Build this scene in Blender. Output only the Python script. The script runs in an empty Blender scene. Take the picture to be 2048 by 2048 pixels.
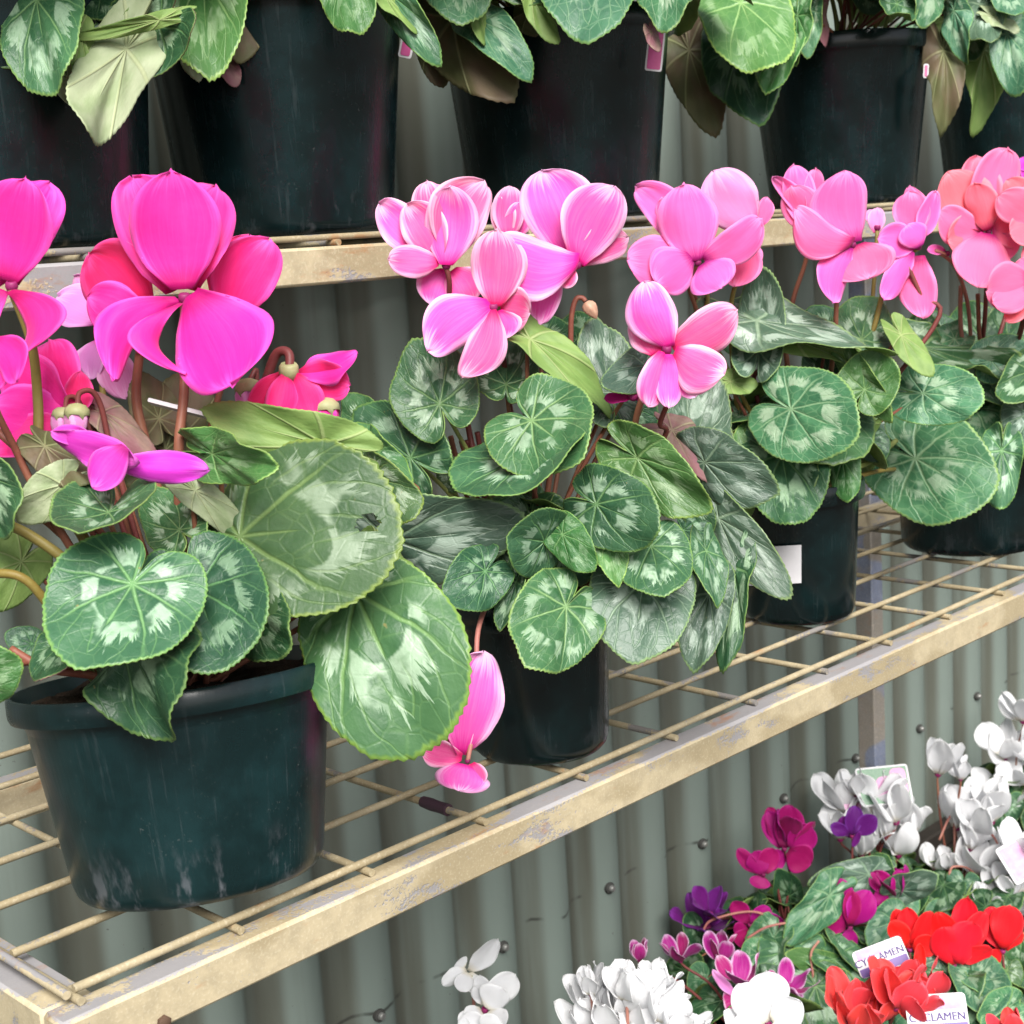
import bpy, math, random
import numpy as np
from mathutils import Vector, Matrix

rnd = random.Random(7)
scene = bpy.context.scene
col = scene.collection
HZ = 1.45                      # eye height above the ground

# ------------------------------------------------------------------ camera
YAW, PITCH, ROLL, FOC = math.radians(44.58), math.radians(-10.383), math.radians(-3.689), 2976.96
S = 2048 / 1932.0
def cam_axes():
    cy, sy, cp, sp = math.cos(YAW), math.sin(YAW), math.cos(PITCH), math.sin(PITCH)
    f = np.array([sy*cp, cy*cp, sp]); r0 = np.array([cy, -sy, 0.0]); u0 = np.cross(r0, f)
    c, s = math.cos(ROLL), math.sin(ROLL)
    return c*r0 + s*u0, -s*r0 + c*u0, f
RX, UP, FW = cam_axes()
EYE = np.array([0, 0, HZ])
def at(u, v, d):
    """world point seen at reference pixel (u, v), d metres ahead"""
    return EYE + d*(FW + RX*((u*S-1024)/FOC) - UP*((v*S-1024)/FOC))
def ppm(d): return FOC/d/S
def on_z(u, v, z):
    r = FW + RX*((u*S-1024)/FOC) - UP*((v*S-1024)/FOC)
    return EYE + r*((z-HZ)/r[2])
def on_y(u, v, y):
    r = FW + RX*((u*S-1024)/FOC) - UP*((v*S-1024)/FOC)
    return EYE + r*(y/r[1])
def depth_of(P): return float((np.asarray(P)-EYE) @ FW)

cam = bpy.data.cameras.new('camera'); camo = bpy.data.objects.new('camera', cam); col.objects.link(camo)
camo.matrix_world = Matrix(((RX[0], UP[0], -FW[0], 0), (RX[1], UP[1], -FW[1], 0), (RX[2], UP[2], -FW[2], HZ), (0, 0, 0, 1)))
cam.sensor_width = 36; cam.lens = 36*FOC/2048; cam.clip_start = .02; cam.clip_end = 300
cam.dof.use_dof = True; cam.dof.focus_distance = 1.0; cam.dof.aperture_fstop = 22
scene.camera = camo

# ------------------------------------------------------------------ object helpers
def tag(o, label=None, cat=None, group=None, kind=None):
    if label: o['label'] = label
    if cat: o['category'] = cat
    if group: o['group'] = group
    if kind: o['kind'] = kind
    return o
def empty(name, loc, label, cat, group=None):
    o = bpy.data.objects.new(name, None); col.objects.link(o); o.location = tuple(loc); o.empty_display_size = .02
    return tag(o, label, cat, group)
def origin_of(p):
    o = np.zeros(3)
    while p is not None:
        o = o + np.array(p.location); p = p.parent
    return o
def mesh_obj(name, V, F, mats, parent=None, mi=None, smooth=True, attrs=None):
    V = np.asarray(V, float).reshape(-1, 3)
    if parent is not None: V = V - origin_of(parent)
    me = bpy.data.meshes.new(name)
    if isinstance(F, np.ndarray):
        n, k = F.shape
        me.vertices.add(len(V)); me.vertices.foreach_set('co', V.ravel())
        me.loops.add(n*k); me.loops.foreach_set('vertex_index', F.astype(np.int32).ravel())
        me.polygons.add(n); me.polygons.foreach_set('loop_start', np.arange(0, n*k, k, dtype=np.int32))
    else:
        me.from_pydata([tuple(v) for v in V], [], [tuple(f) for f in F])
    for m in (mats if isinstance(mats, (list, tuple)) else [mats]): me.materials.append(m)
    if mi is not None: me.polygons.foreach_set('material_index', np.asarray(mi, np.int32))
    me.polygons.foreach_set('use_smooth', np.full(len(me.polygons), smooth))
    if attrs:
        for k, a in attrs.items():
            at_ = me.attributes.new(k, 'FLOAT_VECTOR', 'POINT'); at_.data.foreach_set('vector', np.asarray(a, np.float32).ravel())
    me.update(calc_edges=True); me.validate()
    o = bpy.data.objects.new(name, me); col.objects.link(o)
    if parent is not None: o.parent = parent
    return o
class MB:
    """collects simple solids into one mesh"""
    def __init__(s): s.V = []; s.F = []
    def add(s, V, F):
        b = len(s.V); s.V += [tuple(v) for v in V]; s.F += [tuple(b+i for i in f) for f in F]
    def box(s, x0, x1, y0, y1, z0, z1, bv=.0015):
        b = min(bv, (x1-x0)*.3, (y1-y0)*.3, (z1-z0)*.3); V = []
        for sx, X in ((1, x0), (-1, x1)):
            for sy, Y in ((1, y0), (-1, y1)):
                for sz, Z in ((1, z0), (-1, z1)):
                    V += [(X, Y+sy*b, Z+sz*b), (X+sx*b, Y, Z+sz*b), (X+sx*b, Y+sy*b, Z)]
        def i(ix, iy, iz, k): return (ix*4+iy*2+iz)*3+k
        F = []
        for a in (0, 1):
            F += [[i(a, 0, 0, 0), i(a, 1, 0, 0), i(a, 1, 1, 0), i(a, 0, 1, 0)], [i(0, a, 0, 1), i(1, a, 0, 1), i(1, a, 1, 1), i(0, a, 1, 1)], [i(0, 0, a, 2), i(1, 0, a, 2), i(1, 1, a, 2), i(0, 1, a, 2)]]
            for b2 in (0, 1):
                F += [[i(0, a, b2, 1), i(1, a, b2, 1), i(1, a, b2, 2), i(0, a, b2, 2)], [i(a, 0, b2, 0), i(a, 1, b2, 0), i(a, 1, b2, 2), i(a, 0, b2, 2)], [i(a, b2, 0, 0), i(a, b2, 1, 0), i(a, b2, 1, 1), i(a, b2, 0, 1)]]
                for c in (0, 1): F.append([i(a, b2, c, 0), i(a, b2, c, 1), i(a, b2, c, 2)])
        s.add(V, F)
    def tube(s, P, r, n=10, cap=True):
        V, F = tube_geom(P, r, n); b = len(V)
        if cap: F = F + [tuple(range(n)), tuple(range(b-n, b))]
        s.add(V, F)
    def lathe(s, prof, c, n=64, ax=None):
        V = []; F = []
        for (r, z) in prof:
            for k in range(n):
                a = 2*math.pi*k/n; V.append((c[0]+r*math.cos(a), c[1]+r*math.sin(a), c[2]+z))
        for i in range(len(prof)-1):
            for k in range(n):
                k2 = (k+1) % n; F.append((i*n+k, i*n+k2, (i+1)*n+k2, (i+1)*n+k))
        s.add(V, F)
    def build(s, name, m, parent=None, smooth=True, fix=True):
        o = mesh_obj(name, s.V, s.F, m, parent, smooth=smooth)
        if fix:
            import bmesh
            bm = bmesh.new(); bm.from_mesh(o.data); bmesh.ops.recalc_face_normals(bm, faces=bm.faces); bm.to_mesh(o.data); bm.free()
        if smooth:
            try: o.data.set_sharp_from_angle(angle=math.radians(40))
            except Exception: pass
        return o
def catmull(P, per=6):
    P = [np.asarray(p, float) for p in P]
    if len(P) < 3: return [P[0]+(P[-1]-P[0])*t for t in np.linspace(0, 1, per+1)]
    Q = [2*P[0]-P[1]] + P + [2*P[-1]-P[-2]]; out = []
    for i in range(1, len(Q)-2):
        a, b, c, d = Q[i-1:i+3]
        for t in np.linspace(0, 1, per, endpoint=False):
            out.append(.5*((2*b)+(c-a)*t+(2*a-5*b+4*c-d)*t*t+(3*b-a-3*c+d)*t**3))
    return out + [P[-1]]
def tube_geom(P, r, n=8):
    P = [np.asarray(p, float) for p in P]; m = len(P)
    rr = [r]*m if np.isscalar(r) else list(np.interp(np.linspace(0, 1, m), np.linspace(0, 1, len(r)), r))
    V = []; F = []; ref = None
    for i in range(m):
        t = P[min(i+1, m-1)]-P[max(i-1, 0)]; t = t/(np.linalg.norm(t)+1e-12)
        if ref is None:
            ref = np.cross(t, [0, 0, 1.0]) if abs(t[2]) < .9 else np.cross(t, [1.0, 0, 0])
        ref = ref - t*(ref@t); ref /= np.linalg.norm(ref)+1e-12; b = np.cross(t, ref)
        for k in range(n):
            a = 2*math.pi*k/n; V.append(P[i]+rr[i]*(ref*math.cos(a)+b*math.sin(a)))
    for i in range(m-1):
        for k in range(n):
            k2 = (k+1) % n; F.append((i*n+k, i*n+k2, (i+1)*n+k2, (i+1)*n+k))
    return V, F
def tube_obj(name, P, r, m, parent, n=8, per=6):
    V, F = tube_geom(catmull(P, per), r, n); b = len(V)
    return mesh_obj(name, V, F + [tuple(range(n))[::-1], tuple(range(b-n, b))], m, parent)

# ------------------------------------------------------------------ materials
class NT:
    def __init__(s, name):
        s.m = bpy.data.materials.new(name); s.m.use_nodes = True; s.t = s.m.node_tree; s.b = s.t.nodes['Principled BSDF']; s.out = s.t.nodes['Material Output']
    def n(s, kind, **kw):
        x = s.t.nodes.new(kind)
        for k, v in kw.items(): setattr(x, k, v)
        return x
    def put(s, sock, v):
        if isinstance(v, bpy.types.NodeSocket): s.t.links.new(v, sock)
        elif v is not None:
            if hasattr(sock.default_value, '__len__') and not hasattr(v, '__len__'): v = [v]*len(sock.default_value)
            if hasattr(sock.default_value, '__len__') and len(sock.default_value) == 4 and len(v) == 3: v = (*v, 1)
            sock.default_value = v
    def math(s, op, a, b=None, c=None, clamp=False):
        x = s.n('ShaderNodeMath', operation=op, use_clamp=clamp)
        for i, v in enumerate((a, b, c)):
            if v is not None: s.put(x.inputs[i], v)
        return x.outputs[0]
    def mix(s, f, a, b, mode='MIX'):
        x = s.n('ShaderNodeMix', data_type='RGBA', blend_type=mode); s.put(x.inputs[0], f); s.put(x.inputs[6], a); s.put(x.inputs[7], b); return x.outputs[2]
    def step(s, x, lo, hi, a=0.0, b=1.0):
        y = s.n('ShaderNodeMapRange', interpolation_type='SMOOTHSTEP'); s.put(y.inputs[0], x)
        for i, v in enumerate((lo, hi, a, b)): s.put(y.inputs[i+1], v)
        return y.outputs[0]
    def noise(s, vec, scale=5, detail=3, rough=.5, dist=0, dim='3D', w=None):
        x = s.n('ShaderNodeTexNoise', noise_dimensions=dim)
        if vec is not None: s.put(x.inputs['Vector'], vec)
        if w is not None: s.put(x.inputs['W'], w)
        s.put(x.inputs['Scale'], scale); s.put(x.inputs['Detail'], detail); s.put(x.inputs['Roughness'], rough); s.put(x.inputs['Distortion'], dist)
        return x.outputs['Fac']
    def attr(s, name):
        x = s.n('ShaderNodeAttribute', attribute_name=name); y = s.n('ShaderNodeSeparateXYZ'); s.t.links.new(x.outputs['Vector'], y.inputs[0]); return y.outputs
    def vec(s, a, b, c):
        x = s.n('ShaderNodeCombineXYZ'); s.put(x.inputs[0], a); s.put(x.inputs[1], b); s.put(x.inputs[2], c); return x.outputs[0]
    def coord(s, which='Object'): return s.n('ShaderNodeTexCoord').outputs[which]
    def scale(s, v, sc, off=(0, 0, 0)):
        x = s.n('ShaderNodeMapping'); s.put(x.inputs[0], v); s.put(x.inputs[3], sc); s.put(x.inputs[1], off); return x.outputs[0]
    def sep(s, v):
        y = s.n('ShaderNodeSeparateXYZ'); s.put(y.inputs[0], v); return y.outputs
    def rand(s): return s.n('ShaderNodeObjectInfo').outputs['Random']
    def hsv(s, c, h=.5, sa=1, v=1):
        x = s.n('ShaderNodeHueSaturation'); s.put(x.inputs['Hue'], h); s.put(x.inputs['Saturation'], sa); s.put(x.inputs['Value'], v); s.put(x.inputs['Color'], c); return x.outputs[0]
    def bump(s, h, strength=.3, dist=.001):
        x = s.n('ShaderNodeBump'); s.put(x.inputs['Height'], h); s.put(x.inputs['Strength'], strength); s.put(x.inputs['Distance'], dist); s.t.links.new(x.outputs[0], s.b.inputs['Normal']); return x.outputs[0]
    def set(s, color=None, rough=None, metal=None, spec=None, coat=None, coat_r=None, sheen=None):
        for k, v in (('Base Color', color), ('Roughness', rough), ('Metallic', metal), ('Specular IOR Level', spec), ('Coat Weight', coat), ('Coat Roughness', coat_r), ('Sheen Weight', sheen)):
            if v is not None: s.put(s.b.inputs[k], v)
        return s
    def translucent(s, color, f, normal=None):
        t = s.n('ShaderNodeBsdfTranslucent'); s.put(t.inputs[0], color)
        x = s.n('ShaderNodeMixShader'); s.put(x.inputs[0], f); s.t.links.new(s.b.outputs[0], x.inputs[1]); s.t.links.new(t.outputs[0], x.inputs[2]); s.t.links.new(x.outputs[0], s.out.inputs[0])

def leaf_top(name, dark, light, silver, vein_c, edge, blotch=1.0, rough=.38, net=0.0):
    k = NT(name); lx, ly, rho = k.attr('lp'); R = k.rand()
    r = k.math('SQRT', k.math('ADD', k.math('MULTIPLY', lx, lx), k.math('MULTIPLY', ly, ly)))
    th = k.math('ARCTAN2', lx, ly); a = k.math('ABSOLUTE', th)
    P = k.vec(lx, ly, k.math('MULTIPLY', R, 40.0))
    wob = k.math('MULTIPLY', k.math('SUBTRACT', k.noise(P, 3, 2), .5), .22)
    a2 = k.math('ADD', k.math('ADD', a, k.math('MULTIPLY', k.math('MULTIPLY', r, r), .16)), wob)
    pp = k.math('PINGPONG', a2, .36)
    d1 = k.math('MULTIPLY', pp, r)
    v1 = k.math('SUBTRACT', 1.0, k.step(d1, .005, k.math('ADD', .016, k.math('MULTIPLY', k.math('SUBTRACT', 1, rho), .012))))
    v1 = k.math('MULTIPLY', v1, k.step(rho, .96, .5, .3, 1))
    a3 = k.math('ADD', a2, k.math('ADD', k.math('MULTIPLY', r, .55), .2))
    d2 = k.math('MULTIPLY', k.math('PINGPONG', a3, .18), r)
    v2 = k.math('MULTIPLY', k.math('SUBTRACT', 1.0, k.step(d2, .003, .014)), k.step(rho, .45, .65))
    vo = k.n('ShaderNodeTexVoronoi', feature='DISTANCE_TO_EDGE'); k.put(vo.inputs['Vector'], P); k.put(vo.inputs['Scale'], 6.5)
    v3 = k.math('SUBTRACT', 1.0, k.step(vo.outputs['Distance'], .01, .07))
    # silver blotches between the veins, smooth inside, ragged outside
    an = k.noise(k.vec(k.math('MULTIPLY', th, 9.0), k.math('MULTIPLY', r, 1.2), k.math('MULTIPLY', R, 31)), 1.6, 4, .7)
    big = k.noise(P, 2.3, 1)
    sh = k.step(k.math('FRACT', k.math('MULTIPLY', R, 3.7)), 0, 1, -.10, .12)
    ro = k.math('ADD', k.math('ADD', rho, sh), k.math('MULTIPLY', k.math('SUBTRACT', an, .5), .75))
    ri = k.math('ADD', k.math('ADD', rho, sh), k.math('MULTIPLY', k.math('SUBTRACT', big, .5), .55))
    inter = k.step(k.math('ADD', pp, k.math('MULTIPLY', k.math('SUBTRACT', an, .5), .2)), .05, .13)
    sil = k.math('MULTIPLY', k.step(ri, .41, .45), k.math('SUBTRACT', 1.0, k.step(ro, .66, .70)))
    sil = k.math('MULTIPLY', k.math('MULTIPLY', sil, inter), k.step(k.noise(P, 3.4, 2), .38, .50))
    bl = k.math('MULTIPLY', blotch, k.step(k.math('FRACT', k.math('MULTIPLY', R, 11.3)), 0, 1, .62, 1.0))
    base = k.mix(k.step(k.noise(P, 3.2, 4), .3, .7), dark, light)
    base = k.mix(k.math('MULTIPLY', k.step(k.noise(P, 26, 3), .45, .7), .22), base, light)
    base = k.mix(k.step(rho, .5, 1.0, 0, .35), base, light)
    base = k.mix(k.math('MULTIPLY', v3, k.math('ADD', .10, net)), base, vein_c)
    c = k.mix(k.math('MULTIPLY', sil, bl), base, k.mix(k.step(k.noise(P, 12, 3), .45, .8, 0, .5), silver, light))
    c = k.mix(k.math('MULTIPLY', v2, k.math('ADD', .30, net)), c, vein_c)
    c = k.mix(k.math('MULTIPLY', v1, .65), c, vein_c)
    c = k.mix(k.math('MULTIPLY', k.step(k.math('ADD', rho, k.math('MULTIPLY', k.math('SUBTRACT', k.noise(P, 5, 3), .5), .06)), .955, .99), .8), c, edge)
    sp = k.noise(P, 9, 2); c = k.mix(k.step(sp, .77, .80, 0, .5), c, (.30, .22, .08))
    c = k.hsv(c, k.step(R, 0, 1, .485, .515), 1, k.step(k.math('FRACT', k.math('MULTIPLY', R, 7.3)), 0, 1, .8, 1.2))
    h = k.math('ADD', k.math('MULTIPLY', v1, -.8), k.math('ADD', k.math('MULTIPLY', v2, -.4), k.math('MULTIPLY', k.noise(P, 7, 2), 1.3)))
    h = k.math('ADD', h, k.math('ADD', k.math('MULTIPLY', k.noise(P, 45, 2), .25), k.math('MULTIPLY', v3, -.16)))
    k.bump(h, .55, .0012); k.set(c, rough, spec=.36)
    k.translucent(k.mix(.5, c, (.25, .5, .03)), .16)
    return k.m
def leaf_under(name, c0, c1, purple=0.0):
    k = NT(name); lx, ly, rho = k.attr('lp'); R = k.rand(); P = k.vec(lx, ly, k.math('MULTIPLY', R, 40.0))
    r = k.math('SQRT', k.math('ADD', k.math('MULTIPLY', lx, lx), k.math('MULTIPLY', ly, ly)))
    a = k.math('ADD', k.math('ABSOLUTE', k.math('ARCTAN2', lx, ly)), k.math('MULTIPLY', k.math('MULTIPLY', r, r), .16))
    d1 = k.math('MULTIPLY', k.math('PINGPONG', a, .36), r)
    v1 = k.math('SUBTRACT', 1.0, k.step(d1, .006, .025))
    c = k.mix(k.step(k.noise(P, 3, 4), .3, .7), c0, c1)
    c = k.mix(k.math('MULTIPLY', v1, .35), c, (.42, .46, .22))
    if purple: c = k.mix(k.step(k.noise(P, 1.6, 2), .35, .65, 0, purple), c, (.22, .06, .10))
    k.bump(k.math('ADD', v1, k.math('MULTIPLY', k.noise(P, 14, 3), .6)), .5, .0012)
    k.set(c, .55, spec=.3); k.translucent(k.mix(.5, c, (.3, .5, .04)), .16)
    return k.m
DK, LT, SV, VN, ED = (.022, .074, .032), (.046, .124, .052), (.29, .41, .28), (.19, .33, .13), (.18, .30, .08)
M = {}
M['leaf'] = leaf_top('leaf_green', DK, LT, SV, VN, ED)
M['leaf_dark'] = leaf_top('leaf_dark_green', (.012, .046, .022), (.028, .084, .038), (.21, .325, .20), (.13, .26, .10), (.12, .22, .06))
M['leaf_vivid'] = leaf_top('leaf_vivid_green', (.040, .135, .035), (.068, .175, .050), (.215, .34, .175), (.24, .40, .15), (.26, .42, .10))
M['leaf_grey'] = leaf_top('leaf_grey_green', (.042, .085, .055), (.078, .130, .088), (.28, .36, .29), (.24, .34, .22), (.22, .33, .13), 1.0, .34)
M['leaf_net'] = leaf_top('leaf_netted', (.028, .10, .052), (.060, .175, .085), (.265, .38, .25), (.235, .385, .205), (.20, .34, .10), 1.0, .38, .12)
M['leaf_plain'] = leaf_top('leaf_plain', (.030, .085, .032), (.062, .135, .052), (.27, .365, .25), (.18, .30, .10), (.18, .28, .05), 1.15)
M['under'] = leaf_under('leaf_underside', (.13, .22, .055), (.20, .30, .085))
M['under_pale'] = leaf_under('leaf_underside_pale', (.26, .33, .17), (.38, .43, .27))
M['under_olive'] = leaf_under('leaf_underside_olive', (.075, .085, .03), (.12, .125, .055), .25)
M['under_purple'] = leaf_under('leaf_underside_purple', (.20, .13, .11), (.30, .20, .16), .7)

def petal_mat(name, mid, edge, base, ew=.25, tw=.8, streak=.5, vary=.02, tr=.40):
    k = NT(name); u, v, w = k.attr('pp'); R = k.rand(); au = k.math('ABSOLUTE', u)
    st = k.noise(k.vec(k.math('MULTIPLY', u, 9.0), k.math('MULTIPLY', v, 1.1), k.math('MULTIPLY', R, 50)), 1.5, 4, .65)
    so = k.math('MULTIPLY', k.math('SUBTRACT', st, .5), streak)
    e = k.math('MAXIMUM', k.step(k.math('ADD', au, so), 1-ew, 1.03), k.step(k.math('ADD', v, so), tw, 1.04))
    c = k.mix(e, mid, edge)
    c = k.mix(k.math('MULTIPLY', k.step(st, .40, .70), .12), c, edge)
    c = k.mix(k.math('SUBTRACT', 1, k.step(k.math('ADD', v, k.math('MULTIPLY', so, .35)), .02, .24)), c, base)
    # slender veins running along the petal
    vn = k.noise(k.vec(k.math('MULTIPLY', u, 34.0), k.math('MULTIPLY', v, 1.4), k.math('MULTIPLY', R, 20)), 1.0, 3, .6)
    c = k.mix(k.math('MULTIPLY', k.step(vn, .50, .75), .11), c, base)
    c = k.hsv(c, k.step(R, 0, 1, .5-vary, .5+vary), 1, k.step(k.math('FRACT', k.math('MULTIPLY', R, 5.1)), 0, 1, .92, 1.05))
    k.bump(k.math('ADD', k.math('MULTIPLY', vn, .9), k.math('ADD', k.noise(k.coord(), 160, 3), k.math('MULTIPLY', k.noise(k.vec(u, k.math('MULTIPLY', v, 2.0), k.math('MULTIPLY', R, 30)), 3.5, 3), 1.5))), .22, .0009)
    k.set(c, .52, spec=.25, sheen=.1); k.translucent(c, tr); return k.m
M['p_hot'] = petal_mat('petal_hot_pink', (.885, .026, .29), (.93, .11, .53), (.52, .004, .13), .30, .80, .35)
M['p_rose'] = petal_mat('petal_rose_margin', (.86, .11, .44), (.93, .56, .78), (.76, .014, .24), .40, .76, .55)
M['p_pink'] = petal_mat('petal_pink', (.93, .13, .42), (.95, .32, .66), (.42, .010, .17), .3, .8, .5)
M['p_coral'] = petal_mat('petal_coral_pink', (.93, .17, .31), (.95, .30, .45), (.45, .012, .12), .25, .85, .4)
M['p_pale'] = petal_mat('petal_faded_pink', (.80, .28, .66), (.88, .48, .80), (.70, .08, .38), .4, .7, .8)
M['p_white'] = petal_mat('petal_white', (.88, .885, .90), (.90, .90, .905), (.80, .76, .66), .2, .9, .3, .0, .48)
M['p_magenta'] = petal_mat('petal_magenta', (.42, .004, .17), (.55, .02, .30), (.22, .002, .08), .2, .9, .4)
M['p_violet'] = petal_mat('petal_violet', (.16, .008, .20), (.26, .04, .38), (.08, .002, .09), .25, .8, .4)
M['p_red'] = petal_mat('petal_red', (.78, .009, .020), (.84, .035, .045), (.45, .003, .006), .2, .9, .3, .003)
M['p_scarlet'] = petal_mat('petal_coral_red', (.88, .060, .070), (.92, .14, .17), (.7, .02, .025), .2, .9, .3, .004)
M['p_bicolor'] = petal_mat('petal_magenta_white_edge', (.45, .008, .22), (.85, .62, .82), (.40, .003, .12), .32, .80, .35)
M['p_wilt'] = petal_mat('petal_wilted_purple', (.62, .035, .48), (.78, .16, .68), (.40, .01, .22), .25, .8, .6)

def stalk_mat(name, c0, c1):
    k = NT(name); P = k.coord(); c = k.mix(k.step(k.noise(P, 14, 3), .3, .7), c0, c1)
    c = k.mix(k.step(k.noise(P, 260, 2), .52, .7, 0, .35), c, c1)
    k.set(c, .5, spec=.3); k.bump(k.noise(P, 300, 2), .3, .0006); return k.m
M['s_brown'] = stalk_mat('stalk_red_brown', (.17, .048, .035), (.24, .105, .058))
M['s_dark'] = stalk_mat('stalk_maroon', (.10, .022, .022), (.17, .045, .038))
M['s_olive'] = stalk_mat('stalk_olive', (.17, .12, .025), (.20, .17, .05))
M['s_green'] = stalk_mat('stalk_green', (.16, .20, .05), (.26, .28, .09))
M['s_pink'] = stalk_mat('stalk_pinkish', (.30, .10, .09), (.40, .19, .14))
M['nose'] = stalk_mat('flower_nose_purple', (.14, .006, .06), (.25, .02, .11))
M['calyx'] = stalk_mat('calyx_green', (.23, .24, .11), (.36, .33, .20))
M['dry'] = stalk_mat('dried_bud', (.36, .19, .13), (.52, .36, .25))
def soil_mat():
    k = NT('potting_soil'); P = k.coord(); n = k.noise(P, 90, 5, .7)
    k.set(k.mix(n, (.006, .005, .004), (.05, .034, .022)), .95, spec=.1); k.bump(n, 1, .006); return k.m
M['soil'] = soil_mat()
def pot_mat(name, c0, c1, dust, rough=.3):
    k = NT(name); P = k.coord(); x, y, z = k.sep(P); R = k.rand()
    ang = k.math('ARCTAN2', x, y)
    st = k.noise(k.vec(k.math('MULTIPLY', ang, 7.0), k.math('MULTIPLY', z, 5.0), R), 3.2, 4, .65)
    fine = k.noise(P, 420, 2, .6); mid = k.noise(P, 26, 4, .6)
    c = k.mix(k.step(mid, .35, .7), c0, c1)
    sm = k.math('MULTIPLY', k.step(st, .56, .72), k.step(mid, .40, .65))
    c = k.mix(k.math('MULTIPLY', sm, dust*.09), c, (.20, .22, .24))
    c = k.mix(k.math('MULTIPLY', k.math('MULTIPLY', k.step(fine, .62, .76), k.step(k.noise(P, 17, 4, .7), .45, .7)), dust*.30), c, (.28, .28, .26))
    low = k.math('MULTIPLY', k.step(z, .045, .0), k.step(k.noise(k.scale(P, (60, 60, 22)), 1, 4, .65), .52, .66))
    c = k.mix(k.math('MULTIPLY', low, dust*dust*.38), c, (.34, .34, .38))
    k.set(c, k.math('ADD', rough, k.math('ADD', k.math('MULTIPLY', sm, .25), k.math('MULTIPLY', k.math('SUBTRACT', mid, .5), .15))), spec=.42)
    k.bump(k.math('ADD', k.math('MULTIPLY', st, .5), mid), .12, .002); return k.m
M['pot_teal'] = pot_mat('plastic_pot_dark_teal', (.0018, .0105, .0115), (.004, .020, .022), .75, .30)
M['pot_black'] = pot_mat('plastic_pot_black_green', (.002, .006, .0065), (.003, .012, .013), .4, .22)
M['pot_upper'] = pot_mat('plastic_pot_green_black', (.0025, .008, .0085), (.0045, .017, .019), .5, .25)
def paint_mat(name, cream, worn, rust_amt, wear, up_wear=.12):
    k = NT(name); P = k.coord(); x, y, z = k.sep(P)
    big = k.noise(k.scale(P, (9, 22, 22)), 1, 5, .62); mid = k.noise(P, 70, 4, .65); fine = k.noise(P, 500, 3, .6)
    c = k.mix(k.step(mid, .35, .7), cream, tuple(v*.80 for v in cream))
    c = k.mix(k.step(k.noise(k.scale(P, (7, 14, 14)), 1, 2), .47, .53, 0, .62), c, (.25, .20, .115))
    c = k.mix(k.math('MULTIPLY', k.step(fine, .5, .7), .25), c, (.62, .56, .42))
    nz = k.sep(k.n('ShaderNodeNewGeometry').outputs['Normal'])[2]
    up = k.math('MULTIPLY', k.step(nz, .5, .9), up_wear)
    w = k.step(k.math('ADD', up, k.math('ADD', big, k.math('MULTIPLY', k.math('SUBTRACT', fine, .5), .25))), wear, wear+.05)
    c = k.mix(k.math('MULTIPLY', w, .85), c, worn)
    rs = k.math('MULTIPLY', k.step(k.noise(k.scale(P, (16, 40, 40)), 1, 5, .7), .58, .72), rust_amt)
    c = k.mix(rs, c, (.30, .12, .035))
    k.set(c, k.math('ADD', .5, k.math('MULTIPLY', mid, .2)), spec=.35)
    k.bump(k.math('ADD', k.math('MULTIPLY', w, -1.0), k.math('ADD', mid, k.math('MULTIPLY', fine, .4))), .4, .0009); return k.m
M['paint'] = paint_mat('cream_paint_on_steel', (.41, .345, .225), (.22, .22, .245), .6, .55)
M['paint_wire'] = paint_mat('cream_paint_on_wire', (.34, .285, .18), (.16, .155, .16), .6, .57, .03)
M['galv'] = paint_mat('grey_blue_steel_post', (.17, .195, .27), (.28, .23, .18), .3, .64)
def wall_mat():
    k = NT('painted_corrugated_iron'); P = k.coord(); x, y, z = k.sep(P)
    n = k.noise(k.scale(P, (3, 3, 1.2)), 1, 4); sp = k.noise(P, 170, 2, .6)
    c = k.mix(n, (.150, .186, .164), (.185, .222, .196))
    dirt = k.math('MULTIPLY', k.step(y, -.004, .0055), k.step(k.noise(k.scale(P, (30, 1, 2.2)), 1, 4), .2, .6, .35, 1))
    c = k.mix(k.math('MULTIPLY', dirt, .7), c, (.062, .053, .035))
    run = k.math('MULTIPLY', k.step(k.noise(k.scale(P, (38, 1, 1.1), (5, 0, 0)), 1, 4, .6), .55, .75), k.step(k.noise(k.scale(P, (6, 1, 5)), 1, 3), .4, .6))
    c = k.mix(k.math('MULTIPLY', run, .38), c, (.07, .065, .048))
    ln = k.math('ABSOLUTE', k.math('ADD', k.math('SUBTRACT', z, .6238), k.math('MULTIPLY', k.math('SUBTRACT', k.noise(k.scale(P, (14, 1, 1)), 1, 3), .5), .030)))
    c = k.mix(k.math('MULTIPLY', k.math('SUBTRACT', 1, k.step(ln, .0006, .0032)), k.step(k.noise(k.scale(P, (22, 1, 1), (3, 0, 0)), 1, 3), .50, .62, 0, .8)), c, (.03, .03, .026))
    c = k.mix(k.step(sp, .74, .78, 0, .7), c, (.05, .045, .035))
    k.set(c, .42, spec=.35); k.bump(k.noise(P, 60, 3), .1, .001); return k.m
M['wall'] = wall_mat()
def simple(name, c, rough=.5, metal=0, spec=.4, c2=None, sc=60):
    k = NT(name)
    k.set(k.mix(k.noise(k.coord(), sc, 4, .6), c, c2 or tuple(v*.75 for v in c)), rough, metal, spec); return k.m
M['screw'] = simple('zinc_screw', (.33, .33, .31), .4, .6)
M['washer'] = simple('rubber_washer', (.05, .05, .045), .8)
M['tag_white'] = simple('white_tag_plastic', (.62, .61, .63), .35)
M['ink'] = simple('purple_ink', (.05, .025, .15), .5)
M['tag_band'] = simple('purple_band', (.13, .07, .28), .4)
M['tag_pic'] = simple('tag_pink_photo', (.42, .09, .30), .35, 0, .4, (.56, .34, .48), 130)
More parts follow.
